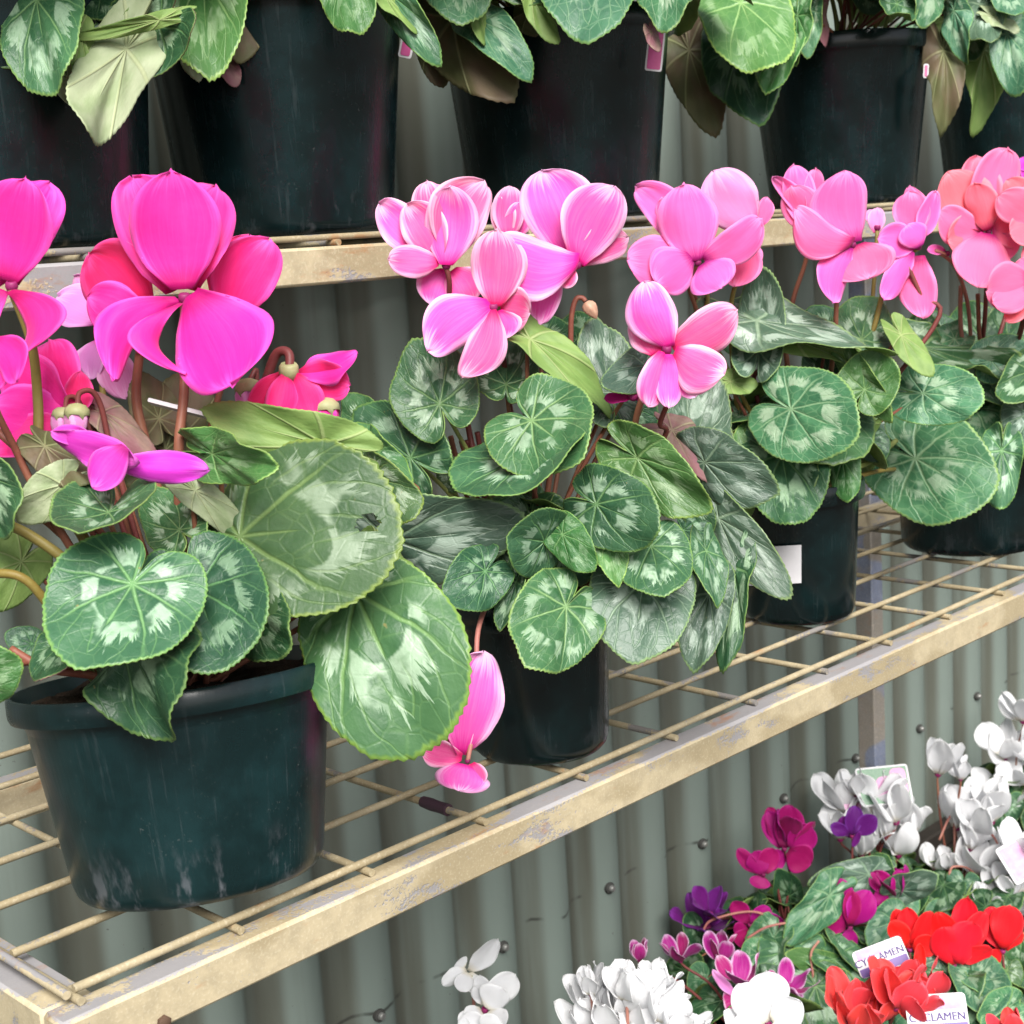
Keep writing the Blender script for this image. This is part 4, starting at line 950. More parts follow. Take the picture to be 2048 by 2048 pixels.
flower(D, (1865, 436), 1.50, [
    ((1860, 426), (1842, 296), 74, .006, .012, -4, dict(bulge=.04)),
    ((1858, 430), (1788, 326), 92, .0, -.002, -8, dict(bulge=.04, cup=-.1, sb=.06)),
    ((1868, 430), (1900, 280), 92, .003, .004, 10, dict(bulge=.04, cup=.1, sb=-.05)),
    ((1864, 434), (1838, 345), 52, -.005, -.012, -20, dict(cup=-.2)),
    ((1856, 438), (1772, 400), 62, .0, -.004, -16, dict(sb=-.1)),
    ((1856, 440), (1788, 452), 66, .004, .002, 0, {}),
    ((1864, 440), (1846, 542), 100, -.002, -.008, 2, dict(bulge=.04, cup=-.1)),
    ((1872, 438), (1940, 426), 66, -.002, -.006, 10, dict(bulge=.05)),
    ((1874, 444), (1900, 492), 62, .002, .0, 20, {}),
], co, [(1862, 520, 1.53), (1858, 600, 1.56), (1852, 660, 1.6)], 's_dark', sr=.0026, label='coral flower opened flat towards the viewer')
flower(D, (1958, 420), 1.48, [
    ((1955, 414), (1882, 370), 62, .0, -.002, -10, dict(bulge=.06)), ((1955, 400), (1900, 340), 50, .004, .0, -20, {}), ((1958, 410), (1980, 320), 70, 0, 0, 0, {}), ((1955, 430), (1905, 440), 54, 0, -.004, 10, {}), ((1960, 430), (1990, 520), 80, 0, 0, 0, {})],
    co, [(1950, 520, 1.53), (1920, 640, 1.6)], 's_dark')
flower(D, (1950, 545), 1.47, [
    ((1945, 535), (1862, 548), 84, 0, -.004, -8, dict(bulge=.05, cup=-.1)), ((1948, 550), (1872, 572), 50, -.004, -.008, 14, dict(cup=-.2)), ((1945, 555), (1898, 606), 34, 0, 0, 14, dict(mat='p_coral')), ((1950, 530), (1925, 488), 66, .003, .004, 0, {}), ((1958, 545), (2010, 560), 70, 0, 0, 0, {})],
    co, [(1935, 600, 1.52), (1910, 680, 1.58)], 's_dark')
flower(D, (1945, 322), 1.66, [((1944, 320), (1922, 300), 28, 0, 0, 0, {}), ((1946, 318), (1955, 280), 34, 0, 0, 0, {}), ((1944, 325), (1926, 330), 26, 0, 0, 0, {})], 'p_wilt', [(1950, 420, 1.66)], 's_dark')
flower(D, (1788, 478), 1.52, [((1784, 474), (1750, 470), 18, 0, 0, 0, dict(mat='p_pink'))], co, [(1765, 474, 1.52), (1800, 500, 1.53), (1825, 570, 1.56), (1832, 660, 1.6)], 's_pink', sr=.0022, nr=.003)
stalk_only(D, [(1813, 540, 1.55), (1812, 600, 1.57), (1818, 680, 1.6)], .0024, 's_pink')
stalk_only(D, [(1845, 555, 1.55), (1847, 620, 1.57), (1850, 690, 1.6)], .0024, 's_brown')

# sticker on pot C, white stake in plant A
def card(name, P, w, h, ex, ey, mat, label, cat, th=.0006, r=.003, group=None, root=True):
    ex = unit(ex); ey = unit(ey); ez = np.cross(ex, ey); pts = []
    for cx, cy, a0 in ((w/2-r, h/2-r, 0), (-w/2+r, h/2-r, 90), (-w/2+r, -h/2+r, 180), (w/2-r, -h/2+r, 270)):
        for k in range(5):
            a = math.radians(a0+22.5*k); pts.append((cx+r*math.cos(a), cy+r*math.sin(a)))
    n = len(pts); P = np.asarray(P, float)
    V = [ex*x+ey*y+ez*th/2 for x, y in pts]+[ex*x+ey*y-ez*th/2 for x, y in pts]
    F = [tuple(range(n)), tuple(range(2*n-1, n-1, -1))]+[(k, n+k, n+(k+1) % n, (k+1) % n) for k in range(n)]
    o = mesh_obj(name, V, F, M[mat], smooth=False); o.location = tuple(P)
    if label: tag(o, label, cat, group)
    return o, ex, ey, ez
def sub_card(par, w, h, off, ex, ey, ez, mat, name, th=.0003, lift=.0006, r=.001):
    o, *_ = card(name, (0, 0, 0), w, h, ex, ey, mat, None, None, th, r); o.parent = par; o.location = tuple(ex*off[0]+ey*off[1]+ez*lift); return o
def lettering(par, text, size, off, ex, ey, ez, mat='ink', name='lettering'):
    cu = bpy.data.curves.new('text', 'FONT'); cu.body = text; cu.size = size; cu.align_x = 'CENTER'; cu.align_y = 'CENTER'; cu.extrude = .0001; cu.offset = 0.0
    t = bpy.data.objects.new('text', cu); col.objects.link(t); dg = bpy.context.evaluated_depsgraph_get()
    me = bpy.data.meshes.new_from_object(t.evaluated_get(dg)); bpy.data.objects.remove(t); bpy.data.curves.remove(cu)
    n0 = len(me.vertices); import bmesh
    bm = bmesh.new(); bm.from_mesh(me); du = bmesh.ops.duplicate(bm, geom=bm.verts[:]+bm.edges[:]+bm.faces[:])
    bmesh.ops.translate(bm, vec=(size*.045, size*.012, .00007), verts=[g_ for g_ in du['geom'] if isinstance(g_, bmesh.types.BMVert)]); bm.to_mesh(me); bm.free()
    me.materials.clear(); me.materials.append(M[mat]); o = bpy.data.objects.new(name, me); col.objects.link(o); o.parent = par
    mt = Matrix(((ex[0], ey[0], ez[0], 0), (ex[1], ey[1], ez[1], 0), (ex[2], ey[2], ez[2], 0), (0, 0, 0, 1))); mt.translation = Vector(ex*off[0]+ey*off[1]+ez*.0009); o.matrix_local = mt; return o
# curved white sticker on the side of pot C
def pot_sticker(pl, R0, R1, u0, v0, u1, v1, label):
    zc = []; b = pl['base']; V = []; F = []; n = 10; mm = 4
    def hit(u, v):
        r = FW+RX*((u*S-1024)/FOC)-UP*((v*S-1024)/FOC); lo, hi = 1.15, 1.5
        for k in range(1400):
            t = lo+(hi-lo)*k/1400; P = EYE+r*t; f = (P[2]-b[2])/pl['H']; R = R0+(R1-R0)*f+.0022
            if (P[0]-b[0])**2+(P[1]-b[1])**2 < R*R: return P
        return EYE+r*1.3
    for i in range(mm+1):
        for j in range(n+1):
            P = hit(u0+(u1-u0)*j/n, v0+(v1-v0)*i/mm-6*j/n); V.append(P)
    for i in range(mm):
        for j in range(n): a = i*(n+1)+j; F.append((a, a+1, a+n+2, a+n+1))
    o = mesh_obj('pot_sticker', np.array(V), F, M['tag_white'], pl['root']); return o
pot_sticker(C_, .0515, .0600, 1398, 1034, 1512, 1106, '')
P0 = at(282, 757, .868); P1 = at(672, 856, .862); m = unit(P1-P0)
o, ex, ey, ez = card('plant_stake', (P0+P1)/2, np.linalg.norm(P1-P0), .0024, m, unit(np.cross(m, UP*.18-FW)), 'tag_white', 'thin white plastic stake lying edge on among the hot pink flowers', 'plant stake', .008, .0008)

# ================================================================== upper shelf
GU = 'large pots on the upper shelf'
def upot(u, v, R0, R1, H, y, label):
    P = on_y(u, v, y); return make_pot('potted_cyclamen', np.array([P[0], y, SH_U]), R0, R1, H, 'pot_upper', label, 'potted plant', GU, rimh=.018)
U1 = upot(45, 440, .086, .107, .185, .995, 'leafy plant in the leftmost upper pot, one curled pale leaf hanging over its rim')
U2 = upot(549, 430, .0825, .1075, .186, .990, 'leafy plant in the upper pot behind the hot pink flowers, glossy leaf in front')
U3 = upot(1066, 395, .088, .1125, .186, .992, 'leafy plant in the upper pot above the rose flowers, dead brown leaves beneath its rim')
U4 = upot(1589, 362, .083, .109, .188, .990, 'leafy plant in the dusty upper pot with an uncovered shiny rim and bare stalks')
U5 = upot(1905, 345, .084, .109, .186, .996, 'leafy plant in the rightmost upper pot, half hidden behind drooping leaves')

lf = lambda *a, **k: leaf(U1, *a, **k)
lf((70, 0), (88, 166), 175, .93, -.03, 10, 'leaf', shape='round', cup=-.1, wave=.06, segs=144, rings=18, seed=201)
lf((300, 50), (192, 140), 165, .96, .02, 0, 'leaf_dark', 'under_olive', shape='round', cup=.5, wave=.04, segs=144, rings=18, seed=202)
lf((300, 38), (135, 80), 28, .945, -.02, 150, 'leaf', 'under', shape='oval', cup=.3, seed=203)
lf((150, 60), (180, 190), 46, .94, -.01, 130, 'leaf', 'under', shape='oval', bend=.4, seed=204)
lf((238, 92), (102, 312), 118, .95, -.03, 150, 'leaf', 'under_pale', shape='oval', bend=-.9, curl=1.3, wave=.07, segs=144, rings=20, seed=205, sr=.001)
lf((-10, 40), (20, 130), 150, .96, -.02, 0, 'leaf_dark', shape='heart', seed=206)
lf((200, -30), (235, 30), 150, .97, -.02, 0, 'leaf_dark', shape='heart', seed=207)
lf((130, 150), (150, 205), 60, .955, 0, 160, 'leaf', 'under_pale', shape='oval', seed=208, stalk=False)
tube_obj('bare_stalk', [at(60, -20, .95), at(110, 10, .94), at(150, 42, .945)], .0030, M['s_brown'], U1['root'], 8, 6)
lf = lambda *a, **k: leaf(U2, *a, **k)
lf((384, -45), (388, 136), 186, 1.03, -.05, 0, 'leaf_vivid', shape='heart', cup=-.1, fold=.12, wave=.03, segs=160, rings=20, seed=211)
lf((650, -60), (668, 58), 122, 1.06, -.03, 0, 'leaf_vivid', shape='round', cup=-.1, segs=112, seed=212)
lf((742, -5), (815, 106), 74, 1.07, -.03, 12, 'leaf', shape='oval', wave=.1, bend=-.6, seed=213)
lf((725, -10), (785, 66), 40, 1.065, -.01, 130, 'leaf', 'under', shape='oval', seed=214)
lf((450, 30), (455, 120), 90, 1.08, .0, 150, 'leaf', 'under_olive', shape='oval', seed=215)
lf((350, 70), (375, 158), 46, 1.07, .0, 150, 'leaf', 'under_pale', shape='oval', seed=216)
lf((420, 110), (448, 165), 46, 1.085, .0, 150, 'leaf', 'under_purple', shape='oval', seed=217)
lf((560, -70), (540, -2), 150, 1.10, -.02, 0, 'leaf', shape='heart', seed=218)
lf = lambda *a, **k: leaf(U3, *a, **k)
lf((862, -70), (872, 42), 152, 1.23, -.03, 0, 'leaf_net', shape='heart', cup=-.1, segs=112, seed=221)
lf((905, 40), (1006, 128), 92, 1.24, -.03, -10, 'leaf_net', shape='oval', bend=-.6, wave=.06, segs=128, rings=16, seed=222)
lf((895, 5), (910, 90), 40, 1.235, -.01, 140, 'leaf', 'under', shape='oval', seed=223)
lf((855, 35), (968, 190), 170, 1.27, -.02, 190, 'leaf', 'under_olive', shape='heart', wave=.06, seed=224)
lf((820, 60), (835, 165), 90, 1.29, .0, 190, 'leaf', 'under_olive', shape='oval', seed=225)
lf((1002, -10), (1050, 88), 60, 1.23, -.01, 150, 'leaf', 'under', shape='oval', wave=.06, seed=226)
lf((1108, -65), (1112, 62), 205, 1.23, -.05, 0, 'leaf_net', shape='heart', cup=-.1, segs=128, seed=227)
lf((1250, -55), (1258, 58), 118, 1.25, -.03, 6, 'leaf_net', shape='heart', wave=.08, seed=228)
lf((1228, 60), (1242, 100), 30, 1.24, .0, 150, 'leaf', 'under_purple', shape='oval', seed=229, stalk=False)
lf((1000, 20), (1010, 70), 70, 1.28, .0, 190, 'leaf', 'under_olive', shape='heart', seed=230)
lf = lambda *a, **k: leaf(U4, *a, **k)
lf((1398, 6), (1452, 124), 190, 1.53, -.06, -6, 'leaf_vivid', shape='round', cup=-.1, segs=144, rings=18, seed=231)
lf((1480, 60), (1445, 180), 92, 1.54, -.02, 20, 'leaf_vivid', 'under', shape='heart', fold=.3, seed=232)
lf((1505, 30), (1500, 125), 44, 1.535, -.01, 55, 'leaf_vivid', shape='oval', seed=233)
lf((1395, 85), (1432, 234), 158, 1.58, -.03, 6, 'leaf_dark', shape='heart', wave=.05, segs=112, seed=234)
lf((1300, 95), (1350, 246), 112, 1.60, -.02, 186, 'leaf', 'under_olive', shape='oval', cup=.2, seed=235)
lf((1330, 60), (1310, 150), 90, 1.61, .0, 186, 'leaf', 'under_olive', shape='heart', seed=236)
lf((1530, 20), (1522, 110), 46, 1.57, .0, 30, 'leaf_net', shape='oval', wave=.1, seed=237)
lf((1545, 0), (1552, 90), 44, 1.60, .0, 160, 'leaf', 'under_purple', shape='oval', wave=.1, seed=238)
lf((1692, 8), (1682, 76), 78, 1.57, -.03, 0, 'leaf', shape='round', cup=.6, wave=.05, seed=239)
lf((1755, -35), (1738, 48), 84, 1.58, -.03, -14, 'leaf_net', shape='heart', wave=.08, seed=240)
lf((1780, 95), (1790, 242), 76, 1.66, -.02, 176, 'leaf', 'under_olive', shape='oval', wave=.1, cup=.2, seed=241)
lf((1800, 20), (1822, 122), 40, 1.64, .0, 50, 'leaf_net', shape='oval', wave=.1, seed=242)
lf((1640, -30), (1650, 30), 80, 1.66, .0, 0, 'leaf_dark', shape='heart', seed=243)
for i, (u0, u1) in enumerate(((1560, 1580), (1575, 1592), (1602, 1598), (1590, 1606), (1625, 1612), (1655, 1640), (1690, 1650))):
    tube_obj('bare_stalk', [at(u0, -40, 1.68), at((u0+u1)/2+6, 30, 1.70), at(u1, 88, 1.71), U4['crown']], .0024, M[['s_green', 's_olive', 's_green', 's_brown'][i % 4]], U4['root'], 8, 6)
lf = lambda *a, **k: leaf(U5, *a, **k)
lf((1860, 8), (1848, 106), 80, 1.66, -.03, 4, 'leaf_grey', shape='heart', wave=.1, cup=.2, seed=251)
lf((1900, -20), (1915, 32), 80, 1.65, -.02, 0, 'leaf_net', shape='heart', seed=252)
lf((1900, 62), (1926, 182), 86, 1.66, -.03, 8, 'leaf_net', shape='oval', wave=.1, seed=253)
lf((1856, 95), (1858, 242), 80, 1.70, -.02, 170, 'leaf', 'under', shape='oval', wave=.1, cup=.2, seed=254)
lf((1925, 40), (1890, 100), 60, 1.69, .0, 20, 'leaf_vivid', shape='heart', wave=.1, seed=255)
lf((1820, 60), (1838, 118), 70, 1.69, .0, 20, 'leaf', shape='heart', wave=.1, seed=256)
lf((1780, 40), (1790, 90), 60, 1.70, .0, 160, 'leaf', 'under', shape='heart', wave=.1, seed=257)
lf((1870, 30), (1925, 60), 40, 1.65, .0, 150, 'leaf', 'under_pale', shape='oval', seed=258)
for i, U in enumerate((U1, U2, U3, U4, U5)):
    leaf_dome(U, 24, .04, .15, .05, .18, .09, (150, 390), ('leaf', 'leaf_dark', 'leaf_net'), 64, 9, 300+i)
GT = 'printed tags hanging on the upper pots'
def utag(u, v, d, w, h, label, tilt=.1):
    e1 = RX*math.cos(tilt)+UP*math.sin(tilt); e2 = UP*math.cos(tilt)-RX*math.sin(tilt)
    o, ex, ey, ez = card('plant_tag', at(u, v, d), w, h, e1, e2, 'tag_white', label, 'plant tag', .0006, .002, GT)
    sub_card(o, w-.003, h-.003, (0, 0), ex, ey, ez, 'tag_red', 'picture', r=.0015)
utag(768, 84, 1.095, .010, .020, 'dark magenta tag with white edge on the upper pot behind the hot pink flowers', -.2)
utag(1236, 96, 1.315, .015, .036, 'dark red tag with white edge on the upper pot above the rose flowers', -.1)
utag(1747, 134, 1.655, .006, .016, 'tiny reddish tag at the right rim of the dusty upper pot', -.05)

# ================================================================== small plants on the bench
GS = 'small cyclamens on the bench'
def mini(u, v, z, hgt, label, R=.045, leaves=18, lsize=.05, mats=('leaf_dark', 'leaf', 'leaf_net'), seed=1, spread=.09, lz=(.01, .05)):
    """z = height of its soil above the bench; (u, v) is where the leaves' centre shows"""
    P = on_z(u, v, BZ+z+.03); H = z
    root = make_pot('potted_cyclamen', np.array([P[0], min(P[1], 1.13), BZ+.0005]), R*.75, R, H, 'pot_black', label, 'potted plant', GS, rimh=.01, lip=.003)
    leaf_dome(root, leaves, .01, spread, lz[0]-.02, lz[1], lsize, (0, 360), mats, 64, 10, seed, up=.8)
    return root
def bl(pl, u, v, d, px, mat, tilt=(0, 0), opn=.5, seed=0, **k):
    P = at(u, v, d); bloom(pl, P, px/ppm(d), mat, unit(UP+RX*tilt[0]-FW*tilt[1]), opn, seed, **k)
DM = 2.02
Mg = mini(1490, 1730, .10, .1, 'magenta cyclamen with broad dark leaves in front of the iron wall', seed=401, leaves=26, lsize=.062, spread=.13)
dM = depth_of(Mg['crown'])
def mleaf(pl, s, t, W, d, roll=0, mats='leaf', dd=-.02, **k): leaf(pl, s, t, W, d, dd, roll, mats, sr=.0013, **k)
mleaf(Mg, (1640, 1650), (1520, 1668), 66, dM-.03, 16, 'leaf_grey', shape='oval', seed=1)
mleaf(Mg, (1655, 1640), (1690, 1650), 70, dM-.01, 0, 'leaf', seed=2)
mleaf(Mg, (1565, 1690), (1482, 1788), 84, dM-.07, -10, 'leaf_net', shape='oval', cup=-.1, seed=3)
mleaf(Mg, (1700, 1680), (1772, 1652), 70, dM-.05, 10, 'leaf_grey', shape='heart', seed=4)
mleaf(Mg, (1690, 1740), (1640, 1800), 90, dM-.06, 4, 'leaf_net', shape='heart', seed=5)
mleaf(Mg, (1490, 1690), (1470, 1640), 60, dM, 0, 'leaf_dark', seed=6)
mleaf(Mg, (1560, 1820), (1478, 1800), 46, dM-.09, 20, 'leaf_vivid', shape='heart', seed=7)
mleaf(Mg, (1550, 1860), (1595, 1830), 60, dM-.10, 0, 'leaf', seed=8)
mleaf(Mg, (1320, 1755), (1300, 1780), 90, dM-.02, 0, 'leaf_dark', seed=9)
mleaf(Mg, (1430, 1800), (1395, 1840), 70, dM-.09, 0, 'leaf_net', seed=10)
mleaf(Mg, (1450, 1850), (1500, 1890), 70, dM-.12, 0, 'leaf', seed=13)
mleaf(Mg, (1330, 1850), (1300, 1880), 80, dM-.12, 0, 'leaf_net', seed=14)
mleaf(Mg, (1380, 1870), (1350, 1920), 80, dM-.14, 0, 'leaf', seed=15)
mleaf(Mg, (1290, 1830), (1310, 1790), 70, dM-.08, 0, 'leaf', seed=16)
bl(Mg, 1478, 1592, dM-.01, 78, 'p_magenta', (.1, .1), .55, 411)
flower(Mg, (1480, 1602), dM-.02, [((1478, 1598), (1492, 1520), 58, 0, 0, -8, dict(cup=.2)), ((1490, 1600), (1532, 1560), 58, -.005, -.01, 10, dict(bulge=.05)), ((1486, 1606), (1530, 1630), 60, -.004, -.008, 10, {}), ((1474, 1600), (1448, 1530), 46, .005, .01, -10, {})], 'p_magenta', [(1490, 1650, dM)], 's_dark', .0017, label='topmost magenta flower')
flower(Mg, (1440, 1650), dM-.02, [((1436, 1648), (1392, 1602), 30, 0, 0, -8, {}), ((1440, 1650), (1424, 1606), 44, -.003, -.004, 0, dict(cup=-.2)), ((1444, 1648), (1458, 1600), 44, -.002, -.002, 6, {}), ((1436, 1652), (1430, 1676), 40, 0, -.004, 0, {}), ((1446, 1640), (1480, 1608), 40, 0.004, .004, 6, {})], 'p_magenta', [(1470, 1690, dM)], 's_dark', .0016)
flower(Mg, (1604, 1750), dM-.06, [((1600, 1748), (1580, 1656), 50, 0, 0, -8, dict(cup=-.2)), ((1606, 1745), (1640, 1680), 58, -.002, -.004, 8, dict(bulge=.05)), ((1604, 1745), (1608, 1680), 36, -.006, -.008, 0, {}), ((1596, 1750), (1556, 1738), 50, 0, -.004, -6, {}), ((1604, 1752), (1604, 1796), 36, -.004, -.008, 0, dict(cup=-.3))], 'p_magenta', [(1606, 1800, dM-.05), (1600, 1860, dM-.04)], 's_dark', .0017, label='dark magenta flower in the middle of the plant')
bl(Mg, 1690, 1690, dM-.04, 66, 'p_magenta', (-.3, .1), .6, 412)
flower(Mg, (1690, 1690), dM-.04, [((1688, 1690), (1706, 1640), 42, 0, 0, 6, {}), ((1684, 1692), (1648, 1694), 34, 0, 0, -6, {}), ((1690, 1694), (1676, 1722), 34, 0, 0, 0, {})], 'p_magenta', None)
flower(Mg, (1608, 1578), dM+.0, [((1606, 1575), (1614, 1520), 36, 0, 0, 0, {}), ((1602, 1574), (1568, 1556), 26, 0, 0, -10, {}), ((1612, 1574), (1652, 1540), 40, 0, -.004, 10, {}), ((1606, 1580), (1590, 1540), 34, .004, .004, -8, {}), ((1610, 1580), (1622, 1586), 34, -.004, -.006, 4, {})], 'p_violet', [(1608, 1610, dM), (1605, 1680, dM)], 's_dark', .0017, label='small violet flower held against the white ones')
bl(Mg, 1335, 1750, dM-.02, 72, 'p_violet', (-.2, .3), 1.0, 413)
bl(Mg, 1340, 1725, dM-.03, 60, 'p_violet', (.1, .2), .9, 414)
flower(Mg, (1415, 1745), dM-.05, [((1412, 1742), (1384, 1700), 36, 0, 0, -8, {}), ((1418, 1745), (1452, 1712), 40, 0, 0, 8, {}), ((1410, 1750), (1386, 1762), 40, 0, 0, -6, {}), ((1422, 1750), (1482, 1745), 56, -.004, -.008, 6, {}), ((1416, 1755), (1400, 1790), 50, -.002, -.004, 0, {}), ((1440, 1760), (1476, 1792), 40, 0, 0, 10, {})], 'p_magenta', None, label='magenta flower lying low')
for pts in ([(1325, 1758, dM-.06), (1345, 1735, dM-.06), (1420, 1720, dM-.06), (1470, 1745, dM-.05)], [(1410, 1770, dM-.08), (1450, 1748, dM-.08), (1500, 1745, dM-.07)], [(1545, 1775, dM-.1), (1530, 1800, dM-.1), (1532, 1850, dM-.1)]):
    tube_obj('bare_stalk', [at(*p) for p in pts]+[Mg['crown']], .0016, M['s_pink'], Mg['root'], 8, 7)
bud(Mg, at(1536, 1858, dM-.1), -UP, .012, .005, 's_pink', None, calyx=False)

Bi = mini(1400, 1890, .12, .1, 'magenta cyclamen whose petals have white edges, low between white blooms', seed=402, leaves=14, lsize=.05)
dB = depth_of(Bi['crown'])-.02
bl(Bi, 1360, 1815, dB, 58, 'p_bicolor', (0, .2), .35, 421)
bl(Bi, 1284, 1812, dB, 56, 'p_bicolor', (-.1, .1), .6, 422)
bl(Bi, 1400, 1860, dB-.02, 66, 'p_bicolor', (0, .1), .9, 423)
bl(Bi, 1490, 1868, dB-.02, 60, 'p_bicolor', (.2, .2), .9, 424)
bl(Bi, 1205, 1812, dB, 40, 'p_bicolor', (0, .1), .4, 425)
flower(Bi, (1385, 1905), dB-.03, [((1386, 1890), (1366, 1895), 48, 0, 0, 0, {}), ((1388, 1880), (1345, 1830), 20, 0, 0, 0, dict(mat='p_pale'))], 'p_bicolor', None)

Wb = mini(1650, 1640, .08, .1, 'white cyclamen by the wall post, a picture tag stuck in its blooms', seed=403, leaves=18, lsize=.045)
dW = depth_of(Wb['crown'])-.01
for i, (u, v, px) in enumerate([(1600, 1510, 82), (1640, 1512, 84), (1690, 1528, 88), (1725, 1545, 70), (1585, 1560, 76), (1625, 1590, 74), (1695, 1590, 82), (1670, 1555, 70), (1615, 1478, 50), (1668, 1465, 40), (1655, 1535, 80)]):
    bl(Wb, u, v+22, dW-.01*(i % 3), px, 'p_white', (rnd.uniform(-.3, .3), rnd.uniform(0, .3)), .45, 430+i, stem_m='s_dark')
Wc = mini(1800, 1640, .08, .1, 'white cyclamen with hooked stalks, right of the one with the picture tag', seed=404, leaves=22, lsize=.045, mats=('leaf', 'leaf_net', 'leaf_dark'))
dC = depth_of(Wc['crown'])-.01
for i, (u, v, px) in enumerate([(1770, 1460, 74), (1805, 1560, 86), (1840, 1570, 90), (1870, 1550, 84), (1830, 1600, 74), (1850, 1650, 86), (1765, 1640, 50), (1790, 1640, 44), (1812, 1470, 44)]):
    bl(Wc, u, v, dC-.01*(i % 3), px, 'p_white', (rnd.uniform(-.25, .25), rnd.uniform(0, .3)), .4, 450+i, stem_m='s_brown')
for pts in ([(1790, 1650, dC-.03), (1800, 1635, dC-.03), (1835, 1645, dC-.03), (1870, 1710, dC-.02)], [(1772, 1585, dC-.02), (1790, 1545, dC-.02), (1800, 1545, dC-.02)], [(1860, 1560, dC-.05), (1885, 1600, dC-.05), (1895, 1680, dC-.04), (1925, 1720, dC-.04)]):
    tube_obj('bare_stalk', [at(*p) for p in pts]+[Wc['crown']], .0016, M['s_pink'], Wc['root'], 8, 7)
Wd = mini(1915, 1480, .08, .1, 'white cyclamen at the right edge, farthest along the bench', seed=405, leaves=16, lsize=.05, mats=('leaf', 'leaf_dark'))
dD = depth_of(Wd['crown'])-.01
for i, (u, v, px) in enumerate([(1895, 1428, 82), (1930, 1360, 70), (1915, 1500, 84), (1925, 1540, 80), (1950, 1440, 70), (1940, 1480, 70)]):
    bl(Wd, u, v, dD-.01*(i % 3), px, 'p_white', (rnd.uniform(-.25, .25), rnd.uniform(0, .5)), .7, 470+i, stem_m='s_brown')
We = mini(1920, 1660, .09, .1, 'white cyclamen at the right edge with a pink tag among its blooms', seed=406, leaves=14, lsize=.045)
dE = depth_of(We['crown'])-.01
for i, (u, v, px) in enumerate([(1900, 1700, 70), (1925, 1690, 72), (1920, 1620, 70), (1945, 1730, 70), (1885, 1720, 60)]):
    bl(We, u, v, dE, px, 'p_white', (rnd.uniform(-.25, .25), rnd.uniform(0, .4)), .6, 480+i, stem_m='s_brown')

Rd = mini(1810, 1830, .10, .1, 'red cyclamen with three upright red blooms right of the magenta one', seed=407, leaves=22, lsize=.055, mats=('leaf', 'leaf_net', 'leaf_dark'))
dR = depth_of(Rd['crown'])-.02
flower(Rd, (1716, 1792), dR, [((1714, 1790), (1712, 1712), 44, 0, 0, 0, {}), ((1710, 1786), (1682, 1738), 40, 0, 0, -8, {}), ((1722, 1786), (1756, 1720), 46, 0, 0, 8, {}), ((1722, 1790), (1765, 1775), 46, -.004, -.008, 8, {}), ((1712, 1785), (1690, 1715), 34, .006, .01, -10, {})], 'p_red', [(1722, 1840, dR)], 's_dark', .0018, label='loose red flower on the left')
flower(Rd, (1800, 1820), dR-.01, [((1798, 1816), (1768, 1722), 56, .004, .006, -10, dict(cup=.1)), ((1800, 1818), (1826, 1692), 56, .006, .01, 6, {}), ((1802, 1820), (1780, 1750), 66, -.004, -.008, -6, dict(cup=-.3)), ((1808, 1818), (1836, 1740), 76, -.006, -.010, 8, dict(cup=-.3)), ((1812, 1812), (1872, 1790), 40, 0, -.004, 6, {}), ((1806, 1812), (1858, 1720), 50, .002, .004, 10, {})], 'p_red', [(1800, 1880, dR)], 's_dark', .0018, label='largest red flower, cupped upwards')
flower(Rd, (1892, 1795), dR, [((1890, 1790), (1866, 1712), 52, .002, .004, -10, {}), ((1894, 1790), (1905, 1708), 66, -.004, -.006, 4, dict(cup=-.3)), ((1888, 1795), (1864, 1812), 34, -.002, -.004, -6, {}), ((1896, 1792), (1920, 1745), 50, 0, 0, 10, {})], 'p_red', [(1895, 1860, dR)], 's_dark', .0018, label='red flower on the right with a dark throat')
mleaf(Rd, (1770, 1810), (1740, 1870), 90, dR, 0, 'leaf_grey', seed=31)
mleaf(Rd, (1860, 1900), (1925, 1890), 90, dR-.02, 0, 'leaf_net', seed=32)
mleaf(Rd, (1900, 1830), (1885, 1880), 60, dR, 20, 'leaf_plain', seed=33)
mleaf(Rd, (1900, 1900), (1840, 1920), 80, dR-.05, 0, 'leaf_net', seed=34)
Rf = mini(1680, 1990, .13, .1, 'coral red cyclamen with a dense cluster of blooms at the front of the bench', seed=408, leaves=14, lsize=.05)
dF = depth_of(Rf['crown'])-.06
for i, (u, v, px) in enumerate([(1600, 1925, 104), (1640, 1940, 104), (1690, 1900, 108), (1735, 1890, 96), (1670, 1875, 86), (1720, 1930, 100), (1760, 1900, 70), (1610, 1950, 100), (1780, 1970, 70), (1905, 1960, 70)]):
    bl(Rf, u, v, dF-.012*(i % 3), px*.86, 'p_scarlet', (rnd.uniform(-.25, .25), rnd.uniform(0, .3)), .42, 490+i)
flower(Rf, (1730, 1850), dF, [((1730, 1850), (1736, 1780), 24, 0, 0, 0, dict(mat='p_red'))], 'p_scarlet', None)

